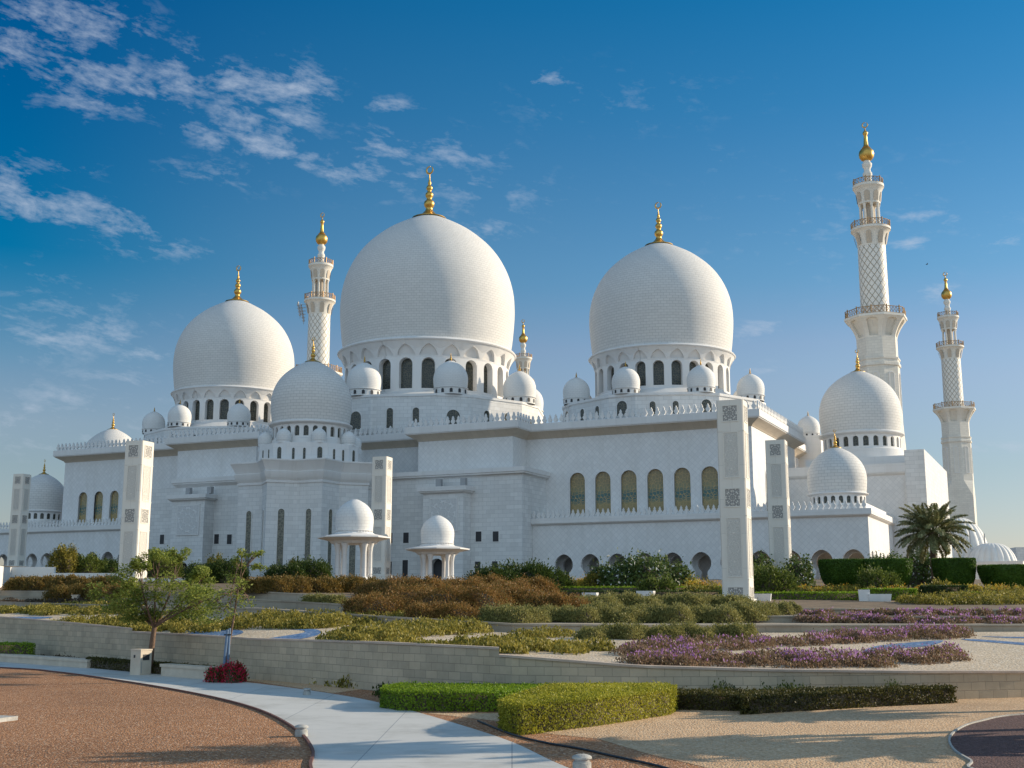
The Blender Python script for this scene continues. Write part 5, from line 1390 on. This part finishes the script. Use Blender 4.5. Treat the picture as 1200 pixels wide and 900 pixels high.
bed('flower_bed', [(930, 720.5), (1000, 719), (1100, 719), (1215, 720), (1215, 724), (1100, 724), (1000, 723)], 0.29, 'leaf_purple', 'thin band of purple flowers behind the terrace steps', 0.11, 1.0, purple)
bed('ground_cover', [(0, 708), (40, 707), (110, 707), (150, 708), (150, 711), (60, 711), (0, 711)], 0.35, 'leaf_purpledark', 'dull purple ground cover under the steps at far left', 0.12)
bed('flower_bed', None, 0.85, 'leaf_yellow', 'orange and yellow flowers in front of the arcade', 0.13, 1.0, (M['petal_orange'], 0.8), world_pts=[((x - 600) / PXC * d, d) for x, d in ((622, 95), (845, 93), (847, 96.5), (622, 99))])
bed('flower_bed', None, 0.50, 'leaf_yellow', 'rust and yellow flowering plants below the clipped topiary', 0.13, 1.0, (M['petal_orange'], 0.25), world_pts=[((x - 600) / PXC * d, d) for x, d in ((930, 92), (1225, 91), (1225, 95), (930, 96))])
bed('ground_cover', [(1060, 705), (1130, 703), (1215, 702), (1215, 708), (1130, 709), (1070, 709)], 0.46, 'leaf_yellow', 'yellow-green low plants at the right edge', 0.12)
# loose shrub masses
def mass(items, mat, label, group, **kw):
    for (x, y, hw, h) in items: shrub(x + random.uniform(-3, 3), y, hw, h, mat, label, group, **kw)
mass([(28 + 24 * i, 691, 20, 13 + (i % 3)) for i in range(5)], 'leaf_rustolive', 'rust-olive shrub in the row under the white garden wall at left', 'rust-olive shrubs under the white wall')
mass([(78 + 22 * i, 703, 19, 15 + (i % 2) * 2) for i in range(4)], 'leaf_rustolive', 'rust-olive shrub in the lower row at the head of the left steps', 'rust-olive shrubs above the left steps')
mass([(300 + 22 * i, 694, 21, 15 + (i % 3)) for i in range(7)], 'leaf_rustolive', 'olive-brown shrub in the trimmed row before the star-plan tower', 'olive-brown shrubs before the tower')
mass([(448 + 25 * i, 700 - (i % 2) * 2, 25, 17 + (i % 3) * 2) for i in range(8)], 'leaf_rust', 'rust-red shrub in the back of the mass below the kiosks', 'rust-red shrubs below the kiosks', upright=0.45)
mass([(445, 722, 34, 24), (480, 714, 34, 26), (520, 718, 36, 28), (556, 716, 36, 27), (588, 711, 32, 24), (425, 716, 24, 16), (530, 729, 30, 20), (500, 729, 26, 20)], 'leaf_rust', 'rust-red shrub in the front of the mass below the kiosks', 'front rust-red shrubs below the kiosks', upright=0.45)
mass([(636, 720, 26, 22), (660, 719, 26, 20), (612, 712, 24, 20)], 'leaf_rust', 'rust-red shrub right of the mass, beside the grey-green ones', 'rust-red shrubs beside the grey-green ones', upright=0.45)
mass([(583, 732, 24, 20), (608, 733, 26, 20), (628, 731, 20, 17)], 'leaf_olive', 'grey-green shrub at the foot of the rust-red mass', 'grey-green shrubs before the rust mass', upright=0.5)
mass([(680 + 25 * i, 711 + (i % 2), 25, 11 + (i % 3) * 2) for i in range(8)], 'leaf_olive', 'grey-green shrub in the back row left of the tallest pylon', 'grey-green shrubs, back row', upright=0.5)
mass([(652 + 27 * i, 726 + (i % 2) * 2, 27, 14 + (i % 3) * 2) for i in range(9)], 'leaf_olive', 'grey-green shrub in the middle row above the low step', 'grey-green shrubs, middle row', upright=0.5)
mass([(694 + 22 * i, 749 - (i % 2), 20, 13 + (i % 3) * 2) for i in range(9)], 'leaf_olive', 'grey-green shrub in the front row on the cream gravel', 'grey-green shrubs, front row', upright=0.5)
mass([(890, 722, 18, 15), (912, 719, 14, 12), (928, 717, 12, 11)], 'leaf_olive', 'grey-green shrub right of the foot of the tallest pylon', 'grey-green shrubs by the tallest pylon', upright=0.5)
mass([(370, 709, 16, 12), (392, 709, 14, 11)], 'leaf_olive', 'small olive shrub alone on the broad steps', 'olive shrubs on the steps')
# garden shrubs further back
for (x, y, hw, h, mt, lb) in (
    (74, 672, 14, 28, 'leaf_yellow', 'bright yellow-green shrub on the white garden wall at left'),
    (100, 673, 20, 20, 'leaf_shrub', 'rounded olive shrub next to the bright one on the white wall'),
    (127, 673, 14, 15, 'leaf_dark', 'dark shrub in front of the left arcade arches'),
    (192, 676, 22, 26, 'leaf_shrub', 'olive shrub seen through the spreading tree'),
    (240, 683, 22, 20, 'leaf_dark', 'dark green shrub under the left portal bay'),
    (268, 683, 22, 24, 'leaf_dark', 'dark green taller shrub just right of the left portal bay'),
    (252, 679, 12, 24, 'leaf_yellow', 'pale shoot rising behind the dark shrubs'),
    (336, 684, 22, 20, 'leaf_dark', 'dark green shrub at the foot of the star-plan tower, left'),
    (364, 684, 26, 24, 'leaf_dark', 'dark green shrub at the foot of the star-plan tower, right'),
    (345, 680, 9, 22, 'leaf_yellow', 'pale green shrub top behind the dark ones by the tower'),
    (580, 694, 30, 26, 'leaf_dark', 'dense dark green bush left of the arcade, low'),
    (617, 694, 34, 30, 'leaf_dark', 'dense dark green bush left of the arcade, tall'),
    (648, 694, 24, 22, 'leaf_dark', 'dense dark green bush touching the first arcade arch'),
    (697, 694, 10, 20, 'leaf_yellow', 'small pale shrub left of the white-flowered bush'),
    (770, 699, 20, 20, 'leaf_shrub', 'olive shrub in front of the white-flowered bush'),
    (905, 700, 24, 32, 'leaf_shrub', 'rounded olive shrub in a white planter right of the tallest pylon'),
    (892, 690, 16, 22, 'leaf_shrub', 'olive shrub half behind the tallest pylon'),
    (1022, 696, 17, 26, 'leaf_leafy', 'round green shrub in the double white planter'),
    (1037, 695, 17, 22, 'leaf_shrub', 'olive shrub on the right of the double white planter'),
    (1103, 697, 14, 15, 'leaf_yellow', 'yellow-green plant at the foot of the date palm'),
    (820, 700, 24, 12, 'leaf_yellow', 'low yellow shrub left of the tallest pylon'),
):
    if mt == 'leaf_leafy': mt = 'leaf_shrub'
    shrub(x, y, hw, h, mt, lb, None, upright=0.1, leaf=0.16, squash=1.0, dens=1.1)
white_fl = (M['petal_white'], 0.05)
for (x, y, hw, h, lb) in ((722, 694, 30, 30, 'white-flowered frangipani bush before the arcade, left part'), (757, 694, 36, 38, 'white-flowered frangipani bush before the arcade, tall middle part'), (790, 694, 24, 30, 'white-flowered frangipani bush before the arcade, right part'),
                          (890, 688, 18, 34, 'frangipani bush with white flowers between the two right pylons'), (936, 690, 17, 34, 'frangipani bush with white flowers right of the second pylon'), (1042, 682, 28, 28, 'frangipani bush whose top shows behind the clipped topiary'), (1085, 688, 22, 38, 'frangipani bush in the shade behind the date palm trunk')):
    shrub(x, y, hw, h, 'leaf_frangipani', lb, None, 0.24, white_fl, 0.0, 'frangipani', 'shrub', 0.9, squash=1.0)
# clipped low hedges across the upper garden
def strip_hedge(px0, px1, D0, D1, h, mat, label, leaf=0.11, N=5000, w=1.2):
    a = Vector(((px0 - 600) / PXC * D0, D0)); b = Vector(((px1 - 600) / PXC * D1, D1)); d = (b - a).normalized(); m = Vector((-d.y, d.x)) * w
    z = min(H(a.x, a.y), H(b.x, b.y)); hz = h + abs(H(a.x, a.y) - H(b.x, b.y)) * 0.5
    hedge('clipped_hedge', label, [tuple(a), tuple(b), tuple(b + m), tuple(a + m)], z, hz, mat, leaf, N)
strip_hedge(618, 845, 92, 90, 0.55, 'leaf_bright', 'low bright green clipped hedge in front of the orange flowers')
strip_hedge(655, 845, 86, 84, 0.45, 'leaf_dark', 'low dark clipped hedge in front of the bright one')
strip_hedge(885, 1010, 84, 82, 0.5, 'leaf_bright', 'low bright hedge right of the tallest pylon')
strip_hedge(1010, 1075, 83, 82, 0.75, 'leaf_bright', 'bright green clipped hedge below the double white planter')
strip_hedge(1120, 1215, 84, 84, 0.45, 'leaf_bright', 'low bright green hedge at the right edge')
strip_hedge(1085, 1135, 90, 90, 0.75, 'leaf_dark', 'dark low clipped hedge right of the palm planter')
strip_hedge(900, 1000, 96, 96, 0.5, 'leaf_dark', 'dark low clipped hedge below the topiary')
# topiary
def topiary(px0, px1, D, ztop, zbot, label, depth=1.0, N=9000):
    cx = ((px0 + px1) / 2 - 600) / PXC * D; R = (px1 - px0) / 2 / PXC * D
    h = ztop - zbot; prof = [(0.25, 0.0), (0.62, 0.02), (0.80, 0.12), (0.90, 0.30), (0.96, 0.55), (1.0, 0.80), (1.0, 0.97), (0.985, 1.0)]
    n = 40; v = []; f = []
    for r, z in prof + [(0.5, 1.0), (0.02, 1.0)]:
        for k in range(n):
            a = 2 * PI * k / n; c, s = math.cos(a), math.sin(a); q = 1.0 / (abs(c) ** 3.2 + abs(s) ** 3.2) ** (1 / 3.2)
            v.append((r * R * q * c * 0.98, r * R * depth * q * s * 0.98, z * h * 0.985))
    for j in range(len(prof) + 1):
        for k in range(n): q = (k + 1) % n; f.append((j * n + k, j * n + q, (j + 1) * n + q, (j + 1) * n + k))
    Ns = int(N * 0.7); a = RNG.uniform(0, 2 * PI, Ns); t = RNG.uniform(0, 1, Ns)
    r = np.interp(t, [p[1] for p in prof], [p[0] for p in prof]); c, s = np.cos(a), np.sin(a); q = 1.0 / (np.abs(c) ** 3.2 + np.abs(s) ** 3.2) ** (1 / 3.2)
    C1 = np.stack([r * R * q * c, r * R * depth * q * s, t * h], 1) + RNG.normal(size=(Ns, 3)) * 0.012
    a = RNG.uniform(0, 2 * PI, N - Ns); rr = np.sqrt(RNG.uniform(0, 1, N - Ns)); c, s = np.cos(a), np.sin(a); q = 1.0 / (np.abs(c) ** 3.2 + np.abs(s) ** 3.2) ** (1 / 3.2)
    C2 = np.stack([rr * R * q * c, rr * R * depth * q * s, np.full(N - Ns, h) + RNG.normal(size=N - Ns) * 0.02], 1)
    nr = np.concatenate([np.stack([C1[:, 0], C1[:, 1], C1[:, 2] * 0], 1) / R, np.tile([[0, 0, 1.0]], (N - Ns, 1))])
    L_ = 0.13 * RNG.uniform(0.7, 1.4, N)
    me = quads_mesh('topiary', np.concatenate([C1, C2]), L_, L_ * 0.6, [M['leaf_topiary']], None, (v, f, 0), 0, None, nr)
    o = link('topiary', me, None, (cx, D, zbot)); tag(o, label, 'topiary', 'clipped bowl-shaped topiary')
    return o
topiary(964, 1022, 100, 3.45, 1.25, 'bowl-shaped clipped topiary, left one of the joined pair')
topiary(1010, 1068, 99, 3.45, 1.25, 'bowl-shaped clipped topiary, right one of the joined pair')
topiary(1098, 1143, 100, 3.55, 1.2, 'bowl-shaped clipped topiary standing alone right of the palm trunk')
topiary(1152, 1252, 98, 2.95, 0.9, 'wide clipped topiary cut off by the right edge', 0.6, 12000)
# white planters
def planter(px, py, wpx, hpx, label, D=81.0, soil=True):
    X_ = (px - 600) / PXC * D; p = Vector((X_, D, H(X_, D))); s = wpx / PXC * p.y / 2; h = hpx / PXC * p.y
    t = thing('white_planter', label, 'planter', p - Vector((0, 0, 0.05)), rad(-14), 'white garden planters')
    b = MB(); k = 0.9
    def sq(q, z): return [(-q, -q, z), (q, -q, z), (q, q, z), (-q, q, z)]
    b.rings([sq(s * k, 0), sq(s, h), sq(s - 0.08, h), sq(s - 0.09, h - 0.12)], 0, True, True)
    part('pot', b, M['white_pot'], t, 0)
    b = MB(); b.face(sq(s - 0.085, h - 0.1)); part('soil', b, M['soil'], t, 0)
    return t
planter(1013, 691, 13, 14, 'taller white planter holding the round shrub')
planter(1031, 696, 26, 9, 'wide white planter joined to the taller one')
planter(1107, 699, 24, 8, 'white planter of orange flowers below the date palm')
planter(893, 703, 22, 9, 'white planter right of the foot of the tallest pylon')
planter(757, 700, 20, 11, 'white planter in front of the white-flowered bush')
planter(692, 697, 17, 8, 'small white planter among the orange flowers')
planter(614, 697, 18, 10, 'white planter half hidden by the dark green bush')
# white garden wall at left
def garden_wall():
    t = thing('garden_wall', 'low white garden wall at left, stepping down towards the star-plan tower', 'wall', (-36, 101, 1.2))
    ORG[t] = (-36, 101, 1.2); b = MB()
    def P(px, D): return Vector(((px - 600) / PXC * D, D))
    for (p0, d0, p1, d1, yt) in ((10, 101, 61, 101, 664.5), (61, 101, 150, 101.5, 671.5), (150, 101.5, 330, 101, 677.5)):
        a, e = P(p0, d0), P(p1, d1); r = pray(300, yt); z1 = r[2] / r[1] * 101
        b.prism([tuple(a), tuple(e), (e.x, e.y + .35), (a.x, a.y + .35)], 0.2, z1)
    a, e = P(10, 101), P(-22, 92); r = pray(0, 664.5); z1 = r[2] / r[1] * 101
    b.prism([tuple(a), (a.x, a.y + .35), (e.x - .4, e.y + .35), tuple(e)], 0.0, z1 - 0.002)
    part('wall', b, M['white_wall'], t, 0)
garden_wall()
p = hit(88, 708)
ub = thing('utility_box', 'small pale utility pillar standing by the left steps', 'utility box', p)
b = MB(); b.box(-0.2, 0.2, -0.15, 0.15, -0.1, 0.55); part('cabinet', b, M['beige'], ub, 0)
b = MB(); b.box(-0.24, 0.24, -0.19, 0.19, 0.55, 0.61); part('lid', b, M['beige'], ub, 0)

# ------------------------------------------------------------------ foreground objects
def LP(px, D, z=ZG): return ((px - 600) / PXC * D, D, z)
def poly_px(items): return [LP(px, D)[:2] for px, D in items]
hedge('clipped_hedge', 'sunlit olive-green box hedge nearest the viewer beside the path', poly_px([(585, 30.4), (598, 29.2), (612, 28.8), (700, 31.0), (783, 34.0), (790, 35.6), (776, 36.4), (700, 36.4), (640, 36.0)]), ZG, 0.71, 'leaf_hedge', 0.047, 62000, top_noise=0.012, keep=0.05)
hedge('clipped_hedge', 'flat-topped hedge with a bright green top behind the nearest hedge', poly_px([(449, 36.2), (470, 35.2), (590, 34.9), (640, 37.0), (660, 38.2), (600, 38.2), (470, 38.6), (452, 37.6)]), ZG, 0.57, 'leaf_bright', 0.06, 26000, top_noise=0.006, keep=0.6)
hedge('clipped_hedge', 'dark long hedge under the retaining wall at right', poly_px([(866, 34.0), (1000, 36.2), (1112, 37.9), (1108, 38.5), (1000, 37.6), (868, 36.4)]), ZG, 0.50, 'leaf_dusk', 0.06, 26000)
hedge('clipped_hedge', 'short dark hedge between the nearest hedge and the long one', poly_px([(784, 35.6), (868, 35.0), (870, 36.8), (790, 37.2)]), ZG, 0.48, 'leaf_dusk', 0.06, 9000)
hedge('clipped_hedge', 'bright green square hedge at the left edge under the wall', poly_px([(-60, 66.5), (40, 63.4), (45, 64.4), (-60, 67.6)]), ZG, 0.95, 'leaf_bright', 0.09, 6000)
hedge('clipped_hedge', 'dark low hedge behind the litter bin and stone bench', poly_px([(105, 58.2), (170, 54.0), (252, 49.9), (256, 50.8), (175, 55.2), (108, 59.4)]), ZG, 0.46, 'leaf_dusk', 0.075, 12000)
Zlow = lambda xs, ys: np.full(len(xs), ZG)
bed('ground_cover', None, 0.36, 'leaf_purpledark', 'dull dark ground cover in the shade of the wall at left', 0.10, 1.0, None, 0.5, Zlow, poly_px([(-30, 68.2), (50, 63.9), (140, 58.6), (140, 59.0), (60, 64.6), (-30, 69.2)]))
bed('ground_cover', None, 0.5, 'leaf_dark', 'dark straggling plants at the foot of the wall behind the flat-topped hedge', 0.09, 1.0, None, 0.7, Zlow, poly_px([(452, 39.6), (500, 39.2), (560, 38.9), (560, 39.4), (500, 40.2), (455, 41.0)]), kind='stuff')
bed('ground_cover', None, 0.62, 'leaf_dark', 'dark ragged plants at the foot of the wall above the long hedge', 0.07, 0.9, None, 0.8, Zlow, poly_px([(800, 37.1), (900, 37.4), (1010, 38.0), (1128, 38.6), (1128, 38.8), (1010, 38.4), (900, 37.8), (800, 37.6)]))
rb_ = thing('bougainvillea', 'crimson flowering bush at the end of the stone bench', 'flowering bush', LP(269, 47.6))
link('foliage', mound_mesh(0.50, 0.66, [M['leaf_dark']], 0.085, 5, 0.9, (M['petal_red'], 0.60), 0.1, 1.0), rb_, (0.24, 0, 0))
link('foliage', mound_mesh(0.42, 0.52, [M['leaf_dark']], 0.085, 8, 0.9, (M['petal_red'], 0.52), 0.1, 1.0), rb_, (-0.34, 0.1, 0))
# litter bin
bx = thing('litter_bin', 'beige stone litter bin with a dark slot beside the tree trunk', 'litter bin', LP(169, 52.6), rad(-32))
b = MB(); b.box(-0.31, 0.31, -0.30, 0.30, 0, 1.02); part('body', b, M['beige'], bx, 0)
b = MB(); b.box(-0.33, 0.33, -0.32, 0.32, 1.02, 1.08); part('lid', b, M['beige'], bx, 0)
b = MB(); b.box(0.305, 0.316, -0.18, 0.18, 0.62, 0.86); part('slot', b, M['dark'], bx, 0)
b = MB(); b.box(0.305, 0.314, -0.24, -0.21, 0.08, 0.56); part('door_gap', b, M['lamp_grey'], bx, 0)
b = MB(); b.box(-0.12, -0.02, -0.308, -0.295, 0.72, 0.84); part('plate', b, M['dark'], bx, 0)
# stone bench blocks
def block(label, px0, D0, px1, D1, h, w):
    a, e = Vector(LP(px0, D0)[:2]), Vector(LP(px1, D1)[:2]); d = e - a; ln = d.length; rz = math.atan2(d.y, d.x)
    t = thing('stone_bench', label, 'bench', (a.x, a.y, ZG), rz, 'beige stone blocks beside the path')
    b = MB(); b.box(0.05, ln - 0.05, 0.05, w - 0.05, 0, h - 0.12); part('plinth', b, M['beige'], t, 0)
    b = MB(); b.box(0, ln, 0, w, h - 0.12, h); part('seat', b, M['beige'], t, 0)
block('short beige stone bench between the litter bin and the crimson bush', 191, 51.8, 244, 49.3, 0.50, 0.55)
block('long low beige stone block at the left edge of the path', -40, 67.2, 106, 57.6, 0.40, 0.7)
# bollard lights
def bollard(label, px, py, s=1.0):
    p = low(px, py); t = thing('bollard_light', label, 'garden light', p, 0, 'round path lights'); t.scale = (s, s, s * 0.85)
    b = MB(); b.lathe([(0.15, -0.05), (0.15, 0.16), (0.135, 0.17), (0.135, 0.185)], (0, 0, 0), 24); b.lathe([(0.02, 0.185), (0.135, 0.185)], (0, 0, 0), 24); part('body', b, M['concrete'], t, 40)
    b = MB(); b.lathe([(0.12, 0.18), (0.12, 0.235)], (0, 0, 0), 24); part('lens', b, M['lamp_grey'], t, 40)
    b = MB(); b.lathe([(0.12, 0.232), (0.16, 0.235), (0.16, 0.265), (0.14, 0.285), (0.08, 0.31), (0.01, 0.315)], (0, 0, 0), 24); part('cap', b, M['concrete'], t, 40)
bollard('squat pale concrete path light on the brown gravel by the inner edge of the path', 353, 863, 1.0)
bollard('squat pale concrete path light on the far verge of the path, before the wall', 359.5, 814.5, 0.85)
bollard('squat pale concrete path light at the bottom edge of the picture, right of the path', 682, 904, 1.15)
p = low(-2, 845); mc = thing('manhole_slab', 'pale concrete slab lying on the brown gravel at the left edge', 'slab', p, rad(-20)); b = MB(); b.box(-0.5, 0.32, -0.35, 0.35, -0.05, 0.11); part('slab', b, M['concrete'], mc, 0)
def hose(label, pts, r=0.025):
    q = smooth_poly([tuple(low(*p))[:2] for p in pts], 5); mb = MB(); mb.tube([(a.x, a.y, ZG + 0.03) for a in q], r, 6)
    tag(link('irrigation_hose', mb.mesh('irrigation_hose', M['hose'], 40)), label, 'hose')
hose('thin black irrigation hose snaking over the gravel at the bottom', [(560, 846), (600, 862), (640, 872), (680, 879), (720, 888), (770, 899), (800, 908)])

# ------------------------------------------------------------------ trees
def cluster(cen, rx, rz, N, leaf):
    v = RNG.normal(size=(N, 3)); v /= np.linalg.norm(v, axis=1)[:, None]; v *= (RNG.uniform(0, 1, N) ** 0.45)[:, None]
    return np.array(cen) + v * np.array([rx, rx, rz])
def limb(mb, a, b, r0, r1, sag=0.12, n=5):
    a, b = Vector(a), Vector(b); pts = []
    off = Vector((random.uniform(-1, 1), random.uniform(-1, 1), random.uniform(0, 1))) * (b - a).length * sag
    for i in range(n + 1):
        t = i / n; pts.append(a.lerp(b, t) + off * math.sin(PI * t))
    mb.tube(pts, [r0 + (r1 - r0) * i / n for i in range(n + 1)], 7); return pts
def build_tree(label, base, trunk_pts, targets, leafr, per, leaf, r_tr, cat='tree', lmat='leaf_tree'):
    t = thing('garden_tree', label, cat, base)
    B = Vector(base); mb = MB()
    tp = [Vector(p) - B for p in trunk_pts]; mb.tube(tp, [r_tr * (1 - 0.35 * i / (len(tp) - 1)) for i in range(len(tp))], 10)
    pts_l = []; fork = tp[-1]; tw = MB()
    hubs = []
    for (q, rx, rz) in targets:
        q = Vector(q) - B
        src = fork if not hubs or random.random() < 0.55 else min(hubs, key=lambda h: (h - q).length)
        l = limb(mb, src, q, r_tr * 0.34, 0.018, 0.08); hubs.append(l[3])
        for k in range(7):
            e = q + Vector((random.uniform(-rx, rx), random.uniform(-rx, rx), random.uniform(-rz, rz)))
            limb(tw, l[3 + k % 2], e, 0.014, 0.005, 0.1, 3); pts_l.append(cluster(e, rx * 0.66, rz * 0.62 + 0.06, int(per / 7), leaf))
    o_ = len(mb.v); mb.v += tw.v; mb.f += [tuple(i + o_ for i in f) for f in tw.f]; mb.mi += tw.mi; mb.uv += tw.uv
    part('trunk', mb, M['bark'], t, 40)
    C_ = np.concatenate(pts_l); N = len(C_); L_ = leaf * RNG.uniform(0.7, 1.5, N)
    link('crown', quads_mesh('crown', C_, L_, L_ * 0.42, [M[lmat]], None, None, 0.35), t)
    return t
Dt = 53.4
def tp_(px, py, dd=0.0):
    D = Dt + dd; r = pray(px, py); return (r[0] / r[1] * D, D, r[2] / r[1] * D)
tree_targets = []
for (px, py, rx, rz) in ((128, 694, .75, .35), (150, 678, .7, .4), (142, 712, .8, .3), (172, 700, .7, .35), (187, 654, .55, .3), (206, 650, .4, .25), (200, 678, .8, .4), (222, 690, .8, .4), (240, 676, .5, .3), (250, 700, .9, .4),
                         (222, 712, .8, .35), (196, 716, .7, .3), (165, 722, .7, .25), (165, 664, .4, .25), (236, 722, .8, .25)):
    tree_targets.append((tp_(px, py, random.uniform(-1.8, 1.8)), rx, rz))
build_tree('spreading feathery-leaved tree behind the litter bin at left', (tp_(176, 700)[0], Dt, ZG), [(tp_(176, 765)[0], Dt, ZG - .1), tp_(177, 765), tp_(179, 748), tp_(181, 735)], tree_targets, 1, 980, 0.12, 0.15)
Dt = 48.3
st = []
for (px, py, rx, rz) in ((266, 700, .40, .28), (284, 690, .42, .25), (262, 716, .45, .2), (292, 704, .42, .2), (277, 676, .3, .22), (281, 660, .25, .2), (300, 648, .3, .10), (306, 664, .28, .10), (250, 708, .32, .14), (284, 648, .2, .12)):
    st.append((tp_(px, py, random.uniform(-.5, .5)), rx, rz))
sap = build_tree('thin leaning sapling tied to a blue-grey stake', (tp_(263, 700)[0], Dt, ZG), [(tp_(263, 760)[0], Dt, ZG - .1), tp_(267, 765), tp_(272, 735), tp_(276, 710), tp_(279, 690)], st, 1, 190, 0.11, 0.05)
stk = thing('tree_stake', 'blue-grey wooden stake holding up the thin sapling', 'stake', (tp_(270, 700)[0], Dt - .25, ZG))
b = MB(); b.tube([(-0.12, 0, -0.05), (0.0, 0, 2.0)], 0.055, 8); b.tube([(0.05, 0.05, -0.05), (0.07, 0.05, 2.05)], 0.05, 8); part('pole', b, M['stake'], stk, 40)
b = MB(); b.tube([(-0.12, -0.03, 1.8), (0.16, -0.03, 1.8)], 0.03, 6); part('tie', b, M['hose'], stk, 40)

def palm_meshes(seed, nfr=64, L0=3.6, trunk=4.9, tr=0.26):
    rs = random.Random(seed); C = []; Dv = []; Ls = []; Ws = []; nr = []; rach = MB()
    for k in range(nfr):
        a = 2 * PI * k * 0.381966 + rs.uniform(-.2, .2); u = k / nfr
        el = rad(84 - 110 * u + rs.uniform(-8, 8)); L = L0 * rs.uniform(0.88, 1.08) * (0.82 + 0.18 * math.sin(PI * u))
        pts = []; p = Vector((0.12 * math.cos(a), 0.12 * math.sin(a), trunk)); n = 14
        for i in range(n + 1):
            pts.append(p.copy()); e = el - rad(62) * (i / n) ** 1.5 * (0.7 + 0.4 * math.cos(el))
            p = p + Vector((math.cos(a) * math.cos(e), math.sin(a) * math.cos(e), math.sin(e))) * L / n
        rach.tube(pts, [0.035 * (1 - 0.85 * i / n) for i in range(n + 1)], 4)
        side_ = Vector((-math.sin(a), math.cos(a), 0))
        for i in range(2 * n, 9 * n + 1):
            t = i / (9.0 * n) ; f_ = t * n; j = min(int(f_), n - 1); q = pts[j].lerp(pts[j + 1], f_ - j); tg = (pts[j + 1] - pts[j]).normalized()
            ll = (0.62 * math.sin(PI * min(1, 0.12 + t * 0.86)) ** 0.7 + 0.08) * L0 / 3.6
            for s in (1, -1):
                up = tg.cross(side_) * -1
                d = (side_ * s * 0.75 + tg * 0.75 + up * 0.28 + Vector((0, 0, -0.15))).normalized()
                C.append(q + d * ll / 2); Dv.append(d); Ls.append(ll); Ws.append(0.075); nr.append(up)
    crown = quads_mesh('fronds', np.array([tuple(c) for c in C]), np.array(Ls), np.array(Ws), [M['leaf_palm']], None, None, 0, np.array([tuple(d) for d in Dv]), np.array([tuple(c) for c in nr]), 0.5)
    tk = MB(); prof = []
    z = -0.2
    while z < trunk:
        f = z / trunk; r = tr * (1.12 - 0.2 * f) ; prof += [(r * 0.92, z), (r * 1.1, z + 0.10), (r * 0.95, z + 0.12)]; z += 0.15
    prof += [(tr * 1.25, trunk - 0.35), (tr * 1.3, trunk), (tr * 0.4, trunk + 0.35)]
    tk.lathe(prof, (0, 0, 0), 14)
    return tk.mesh('trunk', M['palm_bark'], 30), crown, rach.mesh('frond_stems', M['leaf_palm'], 40)
PM = palm_meshes(3)
def palm(label, loc, s=1.0, rz=0.0, grp=None):
    t = thing('date_palm', label, 'palm tree', loc, rz, grp); t.scale = (s, s, s)
    link('trunk', PM[0], t); link('fronds', PM[1], t); link('frond_stems', PM[2], t); return t
pd = 104.0
palm('date palm with drooping grey-green fronds before the right-hand buildings', ((1097 - 600) / PXC * pd, pd, H((1097 - 600) / PXC * pd, pd)), 0.98)
# palms just beyond the right edge of the view, whose long shadows cross the foreground
def palm_off(label, loc, trunk, L0, seed):
    pm = palm_meshes(seed, 54, L0, trunk, 0.2)
    t = thing('date_palm', label, 'palm tree', loc)
    link('trunk', pm[0], t); link('fronds', pm[1], t); link('frond_stems', pm[2], t)
palm_off('tall slim date palm outside the right edge, throwing its long shadow over the path', (16.6, 31.1, ZG), 7.7, 1.9, 11)
palm_off('middle-sized date palm outside the right edge, shading the beige gravel', (15.8, 29.6, ZG), 4.4, 2.3, 12)
palm_off('short date palm outside the right edge, shading the dark red gravel', (16.0, 28.3, ZG), 2.6, 2.2, 13)
palm_off('date palm farther outside the right edge, shading the gravel before the long hedge', (18.4, 36.2, ZG), 3.6, 1.8, 14)
# a bird in the sky
r = pray(1086, 310); bd = thing('bird', 'tiny dark bird in flight high between the two right minarets', 'bird', Vector(r) * 160); bd.scale = (0.55, 0.55, 0.55)
b = MB(); b.tube([(-0.28, 0, 0), (0, 0, 0.03), (0.3, 0, 0)], [0.02, 0.09, 0.03], 8)
for s in (1, -1): b.face([(0.1, 0, 0.03), (0.18, 0.55 * s, 0.22), (-0.06, 0.6 * s, 0.2), (-0.12, 0, 0.03)]) if s > 0 else b.face([(-0.12, 0, 0.03), (-0.06, -0.6, 0.2), (0.18, -0.55, 0.22), (0.1, 0, 0.03)])
part('body', b, M['dark'], bd, 0)
